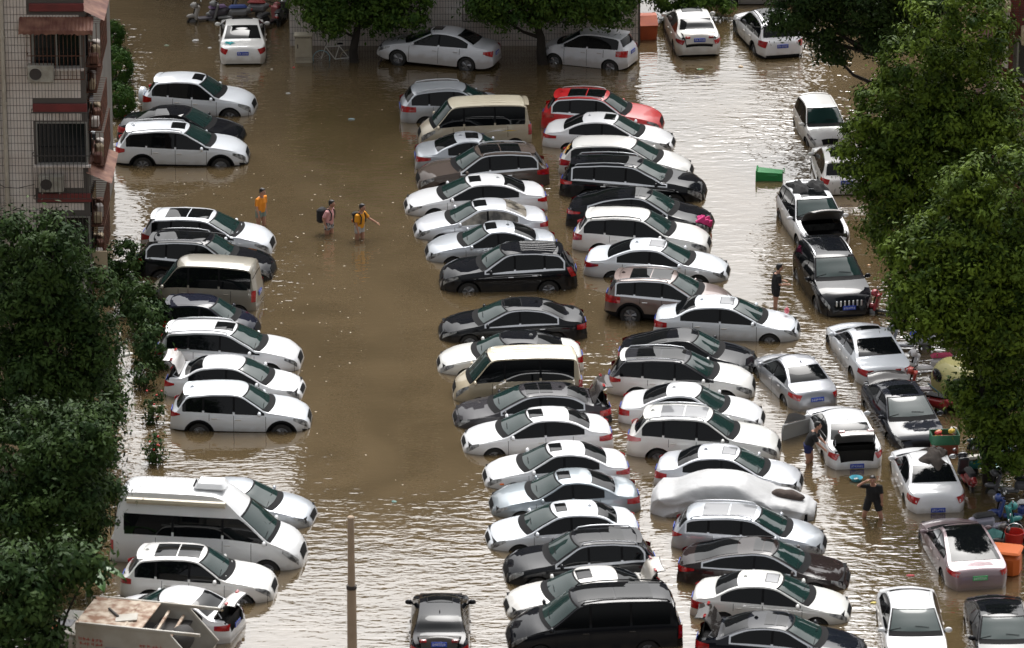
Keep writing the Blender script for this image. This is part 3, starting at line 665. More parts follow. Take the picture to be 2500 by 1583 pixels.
    def stations(s):
        L = s.L; X = list(np.arange(.2, L - .2, .11)) + [0, .012, .03, .06, .1, .15, L, L - .012, L - .03, L - .06, L - .1, L - .15]
        for a in (s.axr, s.axf):
            X += [a + s.Ra * math.cos(math.pi * i / 10) for i in range(11)] + [a - s.Ra - .006, a + s.Ra + .006]
        X = sorted(x for x in X if 0 <= x <= L); out = [X[0]]
        for x in X[1:]:
            if x - out[-1] > .005: out.append(x)
        out[-1] = L
        return np.array(out)
    def grid(s):
        """half section points for every station: rocker to roof centre"""
        X = s.stations(); nL, nU, nT = 9, 4, 6; out = []
        zb, ze, w, zo = s.zb(X), s.ze(X), s.wt(X), s.zbot(X)
        G = np.zeros((len(X), nL + nU + nT, 3))
        lev = s.sill + (zb - s.sill)[:, None] * np.array([0, .10, .25, .42, .60, .75, .84, .92, 1.0]); ar = np.arange(nL)
        lev = np.maximum(lev, np.minimum(zo[:, None] + .003 * ar, zb[:, None] - .002 * (nL - 1 - ar)))
        xx = X[:, None]; G[:, :, 0] = xx - s.L / 2
        G[:, :nL, 1] = s.yl(xx, lev); G[:, :nL, 2] = lev
        zu = zb[:, None] + (ze - zb)[:, None] * np.arange(1, nU + 1) / nU
        G[:, nL:nL + nU, 1] = np.maximum(s.yu(xx, zu), .1); G[:, nL:nL + nU, 2] = zu
        f = 1 - np.arange(1, nT + 1) / nT
        G[:, nL + nU:, 1] = f * G[:, nL + nU - 1, 1][:, None]; G[:, nL + nU:, 2] = s.top_z(xx, f)
        return X, G, (nL, nU, nT)
    def outline(s):
        X, G, _ = s.grid(); P = G.reshape(-1, 3); Q = P * np.array([1, -1, 1])
        xm = s.fw[1] - .28 * s.fx - s.L / 2; ym = float(s.plan(s.fw[1])) + .2; zm = float(s.zb(s.fw[1])) + .1
        M = np.array([[xm, sg * ym, zm + dz] for sg in (1, -1) for dz in (-.06, .06)])
        return np.vstack([P, Q, M])
# ---------------------------------------------------------------- car materials
PAINT = {
 'white': ((.76, .77, .79), 0), 'whitecool': ((.71, .745, .79), 0), 'whitewarm': ((.74, .735, .715), 0), 'whitegrey': ((.70, .72, .76), 0), 'vanwhite': ((.72, .73, .74), 0), 'pearl': ((.72, .72, .69), 0),
 'dirtywhite': ((.70, .69, .66), 0), 'silver': ((.46, .49, .53), .45), 'silverwhite': ((.60, .62, .66), .3), 'silvergrey': ((.26, .30, .33), .5),
 'silverf': ((.34, .35, .38), .5), 'black': ((.008, .009, .012), 0), 'navyblack': ((.010, .012, .018), 0), 'navy': ((.012, .014, .026), .2), 'charcoalp': ((.022, .024, .032), .3),
 'brown': ((.095, .075, .065), .4), 'mauve': ((.16, .115, .105), .4), 'darkbrown': ((.025, .018, .018), .3), 'grey': ((.045, .043, .048), .4),
 'beige': ((.50, .44, .33), .1), 'gold': ((.47, .40, .28), .2), 'cream': ((.66, .60, .46), 0), 'greige': ((.27, .25, .205), .15), 'red': ((.50, .008, .012), .0), 'pinkgrey': ((.25, .185, .20), .35),  # electric sedan's grey: pink reflections put into the base colour
 'charcoal': ((.03, .031, .036), .2),
}
def PM(n): return paint('paint_' + n, PAINT[n][0], PAINT[n][1], grime=.45 if n == 'dirtywhite' else .16 if n in ('dirtywhite', 'greige', 'gold', 'beige') else .08)
GLASS = mat('tinted_glass', (.005, .006, .007), .025, ior=1.34)
GLASS_F = mat('windscreen_glass', (.012, .030, .028), .02, ior=1.55)
GLASS_L = mat('clear_glass_over_beige_seats', (.33, .30, .25), .03, ior=1.6, noise=(3.0, .3, (.05, .045, .04)))
GLASS_R = mat('grey_sunroof_glass', (.22, .225, .235), .06, ior=1.6)
TRIM = mat('black_plastic', (.009, .009, .010), .75, spec=.12)
RUBBER = mat('tyre_rubber', (.014, .013, .012), .7)
CHROME = mat('chrome', (.72, .73, .75), .28, 1.0)
RIM = mat('alloy', (.30, .30, .31), .32, .9)
LAMP = mat('headlamp_lens', (.42, .43, .43), .08, coat=1.0, noise=(7.0, .25, (.06, .06, .065)))
TAIL = mat('tail_lamp_red', (.62, .014, .014), .12, coat=1.0, noise=(6.0, .5, (.16, .004, .006)))
TAILW = mat('tail_lamp_pink', (.55, .16, .16), .15, coat=1.0)
ORANGE = mat('orange_lens', (.8, .16, .02), .2, coat=.5)
PLATE_B = mat('plate_blue', (.012, .055, .42), .4)
PLATE_G = mat('plate_green', (.08, .42, .16), .4)
PLATE_W = mat('plate_white', (.75, .76, .78), .5)
DARKIN = mat('dark_carpet', (.012, .011, .010), .9)
ENGINE = mat('engine_bay', (.05, .05, .048), .6, noise=(9.0, .3, (.01, .01, .01)))
LINER = mat('lid_lining', (.09, .09, .09), .7)

_shared = {}
def inst(name, key, maker, m, parent, loc=(0, 0, 0), rot=(0, 0, 0)):
    if key not in _shared: _shared[key] = (mk := maker()) and mk
    me = _shared[key]
    o = bpy.data.objects.new(name, me); link(o, parent); o.location = loc; o.rotation_euler = rot
    return o
def asmesh(mb, name, m, smooth=True, sharp=38):
    o = mb.build(name, m, None, smooth, sharp); me = o.data; bpy.data.objects.remove(o); return me

def tyre_mesh(r):
    w = .105
    return asmesh(MB().lathe([(r * .62, -w * .8), (r * .70, -w), (r * .93, -w * .95), (r, -w * .7), (r, w * .7), (r * .93, w * .95), (r * .70, w), (r * .62, w * .8)], 28, 'Y'), 'tyre', RUBBER)
def rim_mesh(r, n=5):
    mb = MB().lathe([(r * .66, .02), (r * .66, .075), (r * .61, .085), (r * .58, .05), (r * .56, -.02)], 28, 'Y')
    mb.lathe([(.001, .055), (r * .14, .055), (r * .16, .03), (r * .16, -.02)], 14, 'Y')
    for i in range(n):
        t = 2 * math.pi * i / n
        for dt in (-.14, .14):
            a, b = (r * .12 * math.cos(t), .05, r * .12 * math.sin(t)), (r * .60 * math.cos(t + dt), .062, r * .60 * math.sin(t + dt))
            mb.tube([a, b], [.026, .020], 5)
    mb.lathe([(.001, -.02), (r * .56, -.02)], 20, 'Y')
    return asmesh(mb, 'rim', RIM)
def plate_mesh(m): return asmesh(MB().box((0, 0, 0), (.02, .44, .14), bev=.004), 'license_plate', m, False)
def text_mesh(txt, key):
    cu = bpy.data.curves.new('t', 'FONT'); cu.body = txt; cu.size = .105; cu.align_x = 'CENTER'; cu.align_y = 'CENTER'; cu.space_character = 1.12
    o = bpy.data.objects.new('t', cu); COL.objects.link(o)
    dg = bpy.context.evaluated_depsgraph_get(); me = bpy.data.meshes.new_from_object(o.evaluated_get(dg))
    bpy.data.objects.remove(o); me.materials.clear(); me.materials.append(PLATE_W); me.name = 'plate_text'
    w = max(v.co.x for v in me.vertices) - min(v.co.x for v in me.vertices)
    me.transform(Matrix.Scale(.39 / w, 4, (1, 0, 0)))
    return me
def strokes_mesh(seed):
    rnd = random.Random(seed); mb = MB()
    for i in range(7):
        y = -.165 + i * .055
        mb.box((0, y - .012, rnd.uniform(-.01, .01)), (.003, .008, .075)); mb.box((0, y + .012, 0), (.003, .008, rnd.choice([.03, .07])))
        mb.box((0, y, rnd.choice([-.033, 0, .033])), (.0025, .026, .010))
    return asmesh(mb, 'plate_text', PLATE_W, False)

def grid_piece(name, fn, us, vs, m, parent, flip=False):
    U, Vv = np.meshgrid(np.asarray(us, float), np.asarray(vs, float), indexing='ij'); G = fn(U, Vv); a, b = U.shape
    F = [(i * b + j, (i + 1) * b + j, (i + 1) * b + j + 1, i * b + j + 1) for i in range(a - 1) for j in range(b - 1)]
    if flip: F = [f[::-1] for f in F]
    return mesh(name, G.reshape(-1, 3).tolist(), F, m, parent, True, 60)

def car(row):
    key, name, kind, pt, X, Y, L, hd, sink, o, label = row
    S = Shape(kind, L=L, W=o.get('W'), H=o.get('H'), var=o.get('var', 0)); L = S.L; fx = S.fx
    van = kind in ('minivan', 'bigvan', 'mpv')
    root = empty(name, (X, Y, -sink), R(hd), label, 'van' if kind in ('minivan', 'bigvan', 'mpv') else 'car', 'cars standing in the flood water')
    root.rotation_euler = (R(o.get('roll', 0)), R(o.get('pitch', 0)), R(hd))
    rnd = random.Random(key); body_m = PM(rnd.choice(('white', 'whitecool', 'whitewarm')) if pt == 'white' else pt); trimm = CHROME if o.get('chrome') else TRIM
    x2 = lambda x: x - L / 2
    lv = (rnd.uniform(.8, 1.35), rnd.uniform(.75, 1.0), rnd.uniform(.65, 1.15), rnd.uniform(.75, 1.2), rnd.uniform(.1, 1.0))
    # ---- body
    Xs, G, (nL, nU, nT) = S.grid(); n = len(Xs); m = nL + nU + nT
    V = [tuple(p) for p in G.reshape(-1, 3)] + [(p[0], -p[1], p[2]) for p in G.reshape(-1, 3)]
    F = []; FM = []; lid = []; off = n * m
    mats = [body_m, TRIM, PM(o['roof']) if o.get('roof') else body_m, PM('gold') if pt == 'beige' else body_m, PM('cream') if pt in ('gold', 'beige') else body_m]
    tx = S.rw[1] - .04 * fx; hx = S.fw[1] + .06; cut = o.get('trunk') or o.get('hood')
    for i in range(n - 1):
        xc = (Xs[i] + Xs[i + 1]) / 2
        for j in range(m - 1):
            zc = (G[i, j, 2] + G[i + 1, j + 1, 2]) / 2; k = 0
            if o.get('clad') and zc < S.sill + .17: k = 1
            elif o.get('roof') and j >= nL and S.rw[1] - .05 < xc < S.fw[1] + .02: k = 2
            elif o.get('two') and (j >= nL + nU - 1) and S.rw[0] - .2 < xc < S.fw[0] + .05: k = 4
            for sg in (0, 1):
                b = sg * off; f = (b + i * m + j, b + (i + 1) * m + j, b + (i + 1) * m + j + 1, b + i * m + j + 1)
                if sg == 0: f = f[::-1]
                if (o.get('trunk') and j >= nL + nU and .015 < xc < tx) or (o.get('hood') and j >= nL + nU and hx < xc < L - .12): lid.append(f)
                else: F.append(f); FM.append(k)
    for e, fl in ((0, 0), (n - 1, 1)):
        for j in range(m - 1):
            f = (e * m + j, e * m + j + 1, off + e * m + j + 1, off + e * m + j); F.append(f if fl else f[::-1]); FM.append(1 if o.get('clad') and G[e, j, 2] < .5 else 0)
    mesh('body', V, F, mats, root, True, 34, FM)
    ub = MB().box((0, 0, .50), (L - .30, S.W - .50, .42)); ub.build('underbody', TRIM, root, False)
    if lid:
        idx = sorted({i for f in lid for i in f}); mp = {i: k for k, i in enumerate(idx)}; q = len(idx)
        h = Vector((x2(tx), 0, float(S.P(tx)))) if o.get('trunk') else Vector((x2(hx), 0, float(S.P(hx))))
        ang = R(o['trunk']) if o.get('trunk') else -R(o['hood'])
        VV = [Vector(V[i]) - h for i in idx] + [Vector(V[i]) - h + Vector((.02 if o.get('trunk') else -.01, 0, -.035)) for i in idx]
        FF = [tuple(mp[i] for i in f) for f in lid] + [tuple(mp[i] + q for i in reversed(f)) for f in lid]
        ed = {}
        for f in lid:
            for a, b in zip(f, f[1:] + f[:1]): ed[(a, b)] = ed.get((a, b), 0) + 1
        bnd = [e for e in ed if (e[1], e[0]) not in ed]
        FF += [(mp[b], mp[a], mp[a] + q, mp[b] + q) for a, b in bnd]
        lo = mesh('boot_lid' if o.get('trunk') else 'bonnet', VV, FF, [body_m, LINER], root, True, 34, [0] * len(lid) + [1] * (len(FF) - len(lid)))
        lo.location = h; lo.rotation_euler = (0, ang, 0)
        x0, x1 = (.14, tx - .02) if o.get('trunk') else (hx + .02, L - .20)
        wi = float(S.wt((x0 + x1) / 2)) * .86; z0, z1 = .46, float(S.ze((x0 + x1) / 2)) - .03
        c = [(x2(a), b, z) for z in (z0, z1) for a, b in ((x0, -wi), (x1, -wi), (x1, wi), (x0, wi))]
        mesh('boot_interior' if o.get('trunk') else 'engine_bay', c, [(0, 1, 2, 3), (0, 4, 5, 1), (1, 5, 6, 2), (2, 6, 7, 3), (3, 7, 4, 0)], DARKIN if o.get('trunk') else ENGINE, root, False)
        for sg in (1, -1):
            if o.get('trunk') and o['trunk'] > 40:
                MB().tube([(x2(tx - .05), sg * wi * .9, z1), (x2(tx - .25), sg * wi * .92, z1 + .10), (x2(tx - .12), sg * wi * .9, z1 + .28)], .014, 6).build('lid_hinge', CHROME, root)
        if o.get('trunk') and o['trunk'] < 90:
            for sg in (1, -1):
                p = Vector((x2(.05), sg * .45, .90)) - h
                tl = MB().box(p, (.05, .20, .09), bev=.02).build('tail_lamp_insert', TAIL, lo)
    # ---- windscreen and rear window
    us = np.linspace(0, 1, 9); fs = np.linspace(-1, 1, 13)
    fx_f = lambda f, a, b, t: (a + (b - a) * t) - S.lf * np.abs(f) ** 2.3
    fx_r = lambda f, a, b, t: (a + (b - a) * t) + S.lr * np.abs(f) ** 2.3
    wf = .90 if not van else .93
    grid_piece('windscreen_frame', lambda u, v: S.top_pt(fx_f(v * .96, S.fw[0] - .01, S.fw[1] + (.07 if van else .15), u), v * .96, .004), us, fs, TRIM, root)
    grid_piece('windscreen', lambda u, v: S.top_pt(fx_f(v * wf, S.fw[0] + .04, S.fw[1] - .05, u), v * wf, .009), us, fs, GLASS_F, root)
    if o.get('glassroof'):
        grid_piece('glass_roof', lambda u, v: S.top_pt(fx_r(v * .9, S.rw[1] + .10, S.fw[0] - .25, u), v * .88, .008), np.linspace(0, 1, 22), fs, GLASS, root)
    else:
        grid_piece('rear_window', lambda u, v: S.top_pt(fx_r(v * .88, S.rw[1] + .05, S.rw[0] - .05, u), v * .88, .007), us, fs, GLASS_L if o.get('light') else GLASS, root)
    for sg in (-1, 1):
        w0 = S.fw[1] - .10 - .05; MB().tube([S.top_pt(fx_f(.5, 0, w0, 1), sg * .5 - .02, .03), S.top_pt(fx_f(.2, 0, w0 - .05, 1), sg * .5 - .5, .03)], .008, 5).build('wiper', TRIM, root)
    # ---- side windows
    xa = S.dlo0; xb = S.fw[1]
    zl = lambda x: S.zb(x) + .028
    zh = lambda x: np.maximum(S.ze(x) - .055, zl(x) + .004)
    while zh(xb) - zl(xb) < .045 and xb > S.fw[0]: xb -= .02
    while zh(xa) - zl(xa) < .045 and xa < S.xm: xa += .02
    if kind == 'bigvan': zh = lambda x: np.minimum(np.maximum(S.ze(x) - .09, zl(x) + .004), 1.92)
    ends = [xa] + sorted(S.B) + [xb]
    for sg in (1, -1):
        e = .034 if o.get('chrome') else .012
        grid_piece('window_frame', lambda u, v: S.side_pt(xa - e * 1.5 + (xb - xa + e * 3) * u, (zl(xa + (xb - xa) * u) - e) * (1 - v) + (zh(xa + (xb - xa) * u) + e) * v, sg, .004), np.linspace(0, 1, 26), np.linspace(0, 1, 5), trimm, root, sg < 0)
        for a, b in zip(ends[:-1], ends[1:]):
            if b - a < .12: continue
            a2, b2 = a + (.035 if a != xa else 0), b - (.035 if b != xb else 0)
            grid_piece('side_window', lambda u, v: S.side_pt(a2 + (b2 - a2) * u, zl(a2 + (b2 - a2) * u) * (1 - v) + zh(a2 + (b2 - a2) * u) * v, sg, .009), np.linspace(0, 1, 10), np.linspace(0, 1, 5), GLASS_L if o.get('light') else GLASS, root, sg < 0)
        if o.get('chrome'):
            for bx in S.B:
                grid_piece('door_pillar', lambda u, v: S.side_pt(bx - .05 + .10 * u, (zl(bx) - .0) * (1 - v) + zh(bx) * v, sg, .0065), np.linspace(0, 1, 3), np.linspace(0, 1, 5), TRIM, root, sg < 0)
        # ---- doors: gaps and handles
        df = min(S.axf - S.Ra - .06, S.fw[1] - .02); dr = max(S.axr + S.Ra * .75, S.dlo0 + .1)
        for gx, z0 in ((df, S.sill + .05), (S.B[0], S.sill + .05), (dr, S.r + S.Ra + .03)):
            grid_piece('door_gap', lambda u, v: S.side_pt(gx - .007 + .014 * u, z0 + (float(S.zb(gx)) - .005 - z0) * v, sg, .003), (0, 1), np.linspace(0, 1, 9), TRIM, root, sg < 0)
        for gx in (S.B[0] + .14, dr + .16):
            zc = float(S.zb(gx)) - .13; p = S.side_pt(gx, zc, sg, .012)
            inst('door_handle', ('handle', pt, o.get('chrome', 0)), lambda: asmesh(MB().box((0, 0, 0), (.19, .035, .032), bev=.012), 'door_handle', CHROME if o.get('chrome') else body_m), None, root, p)
        # ---- lamps
        hz = (.15 if kind != 'sedan' else .13) * lv[0]
        grid_piece('headlamp', lambda u, v: S.side_pt(L - .60 * lv[1] + (.60 * lv[1] - .085) * u, S.zb(L - .60 + .515 * u) - .015 - (hz * (.45 + .55 * np.minimum(1, u * 1.6))) * (1 - v), sg, .008), np.linspace(0, 1, 10), np.linspace(0, 1, 4), LAMP, root, sg < 0)
        if o.get('uplamp'):
            tf = lambda u, v: S.side_pt(.06 + .17 * u + (.16 * v), .82 + (float(S.ze(.36)) - .86) * v, sg, .010)
        elif van:
            tf = lambda u, v: S.side_pt(.015 + .13 * u, .72 + .38 * v, sg, .010)
        elif kind in ('suv', 'wagon', 'hatch'):
            zc = float(S.zb(.3)); tf = lambda u, v: S.side_pt(.035 + .46 * lv[2] * u, zc - .22 * lv[3] + .22 * lv[3] * v + (.13 * u - .15 * u * v) * lv[4], sg, .010)
        else:
            zc = float(S.zb(.3)); tf = lambda u, v: S.side_pt(.035 + .46 * lv[2] * u, zc - .20 * lv[3] + .19 * lv[3] * v + (.12 * u - .13 * u * v) * lv[4], sg, .010)
        grid_piece('tail_lamp', tf, np.linspace(0, 1, 8), np.linspace(0, 1, 4), TAILW if key == 'e13' else TAIL, root, sg < 0)
        # ---- mirror
        xm = S.fw[1] - .30 * fx if not van else S.fw[1] - .18
        p = S.side_pt(xm, float(S.zb(xm)) + .045, sg, .0)
        mm = MB().ell((p[0], p[1] + sg * .13, p[2] + .06), (.06, .115, .08), 10, 6); mo = mm.build('door_mirror', body_m if not (pt == 'black') else PM('black'), root)
        MB().tube([p, (p[0], p[1] + sg * .09, p[2] + .03)], .025, 6).build('mirror_arm', TRIM, mo)
        # ---- wheels
        for ax in (S.axr, S.axf):
            w = inst('wheel', ('tyre', round(S.r, 3)), lambda: tyre_mesh(S.r), None, root, (x2(ax), sg * (float(S.plan(ax)) - .135), S.r), (0, rnd.uniform(0, 1.2), 0 if sg > 0 else math.pi))
            k = rnd.choice((5, 5, 6, 7)); inst('rim', ('rim', round(S.r, 3), k), lambda: rim_mesh(S.r, k), None, w)
            if o.get('clad'):
                G2 = [[], []]
                pts = [S.side_pt(ax + (S.Ra + d) * math.cos(t), S.r + (S.Ra + d) * math.sin(t), sg, .012) for d in (-.005, .065) for t in np.linspace(0.0, math.pi, 14)]
                mb = MB().sheet([pts[:14], pts[14:]]); mb.F = [f if sg > 0 else f[::-1] for f in mb.F]; mb.build('wheel_arch', TRIM, root)
    # ---- front and rear faces
    grid_piece('grille', lambda u, v: S.top_pt(L - .10 + .088 * u, v * .62, .008), np.linspace(0, 1, 5), np.linspace(-1, 1, 7), TRIM, root)
    MB().box((x2(L) + .004, 0, .36), (.012, S.W * .46, .09), bev=.004).build('lower_grille', TRIM, root)
    if o.get('slots'):
        for i in range(7):
            y = -.42 + .14 * i; MB().box((x2(L) - .03, y, .80), (.05, .055, .20), bev=.015).build('grille_slot', CHROME, root)
    def x_of(z, rear=True):
        xs = np.linspace(0, L * .3, 200) if rear else np.linspace(L, L * .7, 200); zz = S.P(xs); return float(xs[np.argmax(zz >= z)])
    pl = o.get('plate')
    def put_plate(px, py, pz, rz, ry, par, green=False):
        po = inst('license_plate', ('plate', green), lambda: plate_mesh(PLATE_G if green else PLATE_B), None, par, (px, py, pz), (0, ry, rz))
        if o.get('pt'):
            tx_ = inst('plate_text', ('ptxt', o['pt']), lambda: text_mesh('鄂' + o['pt'][0] + '·' + o['pt'][1:], key), None, po, (.0115, 0, 0), (math.pi / 2, 0, math.pi / 2))
        else:
            inst('plate_text', ('strokes', len(key) + ord(key[-1]) % 5), lambda: strokes_mesh(key), None, po, (.0112, 0, 0))
    zr = .74 if kind in ('sedan', 'fastback') else .84
    if pl == 'lid' and lid:
        p = Vector((x2(x_of(.80)) - .03, 0, .80)) - h; put_plate(p.x, 0, p.z, math.pi, .15, lo)
    elif pl == 'f': put_plate(x2(L) + .02, 0, .66, 0, 0, root)
    else:
        zr2 = .52 if key in ('f8', 'f9') else zr
        put_plate(x2(x_of(zr2)) - .022, 0, zr2, math.pi, 0, root, pl == 'g')
        put_plate(x2(L) + .012, 0, .27, 0, 0, root, pl == 'g')
    # ---- roof
    def roof_patch(nm, x0, x1, f, mm, d=.008): return grid_piece(nm, lambda u, v: S.top_pt(x0 + (x1 - x0) * u, v * f, d), np.linspace(0, 1, 7), np.linspace(-1, 1, 9), mm, root)
    if o.get('sun') or o.get('sunw'):
        a, b, f = o.get('sun') or o.get('sunw'); b = min(b * fx, S.fw[0] - .08); a = b - (o.get('sun') or o.get('sunw'))[1] * fx + a * fx
        roof_patch('sunroof_frame', a - .02, b + .02, f + .03, TRIM, .005); roof_patch('sunroof', a, b, f, GLASS_R if o.get('sunw') else GLASS)
    if o.get('pano'):
        a, b = S.rw[0] + (.45 if not van else .6), S.fw[0] - .16; md = (a + b) / 2; gm = GLASS_R if o.get('panow') else GLASS
        roof_patch('sunroof', a, md - .02, .70, gm); roof_patch('sunroof', md + .02, b, .70, gm)
    if not (o.get('sun') or o.get('pano') or o.get('two') or o.get('roof') or van):
        for sg in (1, -1):
            a, b = S.rw[0] + .08, S.fw[0] - .12
            grid_piece('roof_seam', lambda u, v: S.top_pt(a + (b - a) * u, sg * (.86 + .012 * v), .003), np.linspace(0, 1, 8), (0, 1), TRIM, root)
    if o.get('rail') or o.get('railb'):
        a, b = S.rw[0] + .12, S.fw[0] - .22
        for sg in (1, -1):
            pts = [S.top_pt(a + (b - a) * t, sg * .92, d) for t, d in ((0, .0), (.04, .045), (.25, .06), (.5, .062), (.75, .06), (.96, .045), (1, 0))]
            MB().tube(pts, .020, 6).build('roof_rail', TRIM if (o.get('railb') or o.get('railc')) else CHROME, root)
    if o.get('ribs') or o.get('rib2'):
        a, b = S.rw[0] + .15, S.fw[0] - .15
        if o.get('rib2'): b = a + 1.2
        for f in (-.66, -.4, -.13, .13, .4, .66):
            MB().tube([S.top_pt(a + (b - a) * t, f, .004) for t in (0, .33, .66, 1)], .012, 5).build('roof_rib', mats[4], root)
    if o.get('fin') or (kind in ('sedan', 'suv') and rnd.random() < .5):
        x = S.rw[0] + .18; p = Vector(S.top_pt(x, 0, 0)); MB().box(p + Vector((0, 0, .025)), (.13, .035, .07), bev=.01, taper=.5).build('antenna_fin', body_m, root)
    if o.get('spoil') or kind == 'suv' or kind == 'hatch':
        x = S.rw[0] - .04
        grid_piece('spoiler', lambda u, v: S.top_pt(S.rw[0] + .06 + S.lr * np.abs(v) ** 2.3 * .85, v * .85, .012) + np.stack([-.16 * u, 0 * u, .004 - .012 * u], -1), np.linspace(0, 1, 4), np.linspace(-1, 1, 9), body_m, root)
    if o.get('spare'):
        p = (x2(0) - .10, 0, .82); so = MB().lathe([(.001, -.10), (.30, -.10), (.335, -.06), (.335, .07), (.30, .11), (.001, .11)], 26, 'X', p).build('spare_wheel_cover', body_m, root)
    if o.get('orange'):
        for sg in (1, -1): MB().box(S.side_pt(L - .50, float(S.zb(L - .5)) - .16, sg, .01), (.14, .05, .06), bev=.02).build('turn_signal', ORANGE, root)
    if o.get('stripe'):
        for cx, z, ln, mm, tl in ((1.9, .80, .5, 'blue', .05), (1.25, .84, .9, 'white', .09), (.8, .88, .6, 'yellow', .03)):
            mc = mat('decal_' + mm, dict(blue=(.10, .11, .45), white=(.8, .8, .8), yellow=(.7, .5, .03))[mm], .4)
            grid_piece('decal', lambda u, v: S.side_pt((cx + ln / 2 - ln * u) * fx, z + tl * np.sin(u * 3) + (.035 * (1 - np.abs(2 * u - 1))) * (v - .5), 1, .007), np.linspace(0, 1, 10), (0, 1), mc, root)
    if o.get('camper'):
        ac = MB().box((x2(2.95), -.05, 2.62 + .085), (.95, .72, .20), bev=.07, taper=.9).build('roof_air_conditioner', PM('vanwhite'), root)
        MB().box((x2(2.46), -.05, 2.70), (.03, .5, .07), bev=.005).build('air_vent', TRIM, ac)
        MB().tube([(x2(.55), -float(S.yu(1, 2.2)) - .02, 2.33), (x2(3.5), -float(S.yu(3, 2.2)) - .02, 2.33)], .105, 8).build('rolled_awning', PM('beige'), root)
        for i in range(9):
            x = .7 + i * .2; MB().tube([S.top_pt(x, f, .004) for f in np.linspace(-.85, .85, 9)], .012, 5).build('roof_rib', PM('vanwhite'), root)
        for sg in (-.35, .35): MB().tube([(x2(-.06), sg, 1.0), (x2(-.06), sg, 2.3), (x2(.12), sg, 2.55)], .018, 6).build('ladder_rail', TRIM, root)
    if o.get('dirty'): pass
    return root, S
COVERED = [('e15', 'covered_car', 'sedan', 'white', 6.72, -15.964, 4.942, -8, 0.42, {'cover': 1, 'L': 4.9, 'var': -0.2}, 'car hidden under a wrinkled silver cloth cover')]
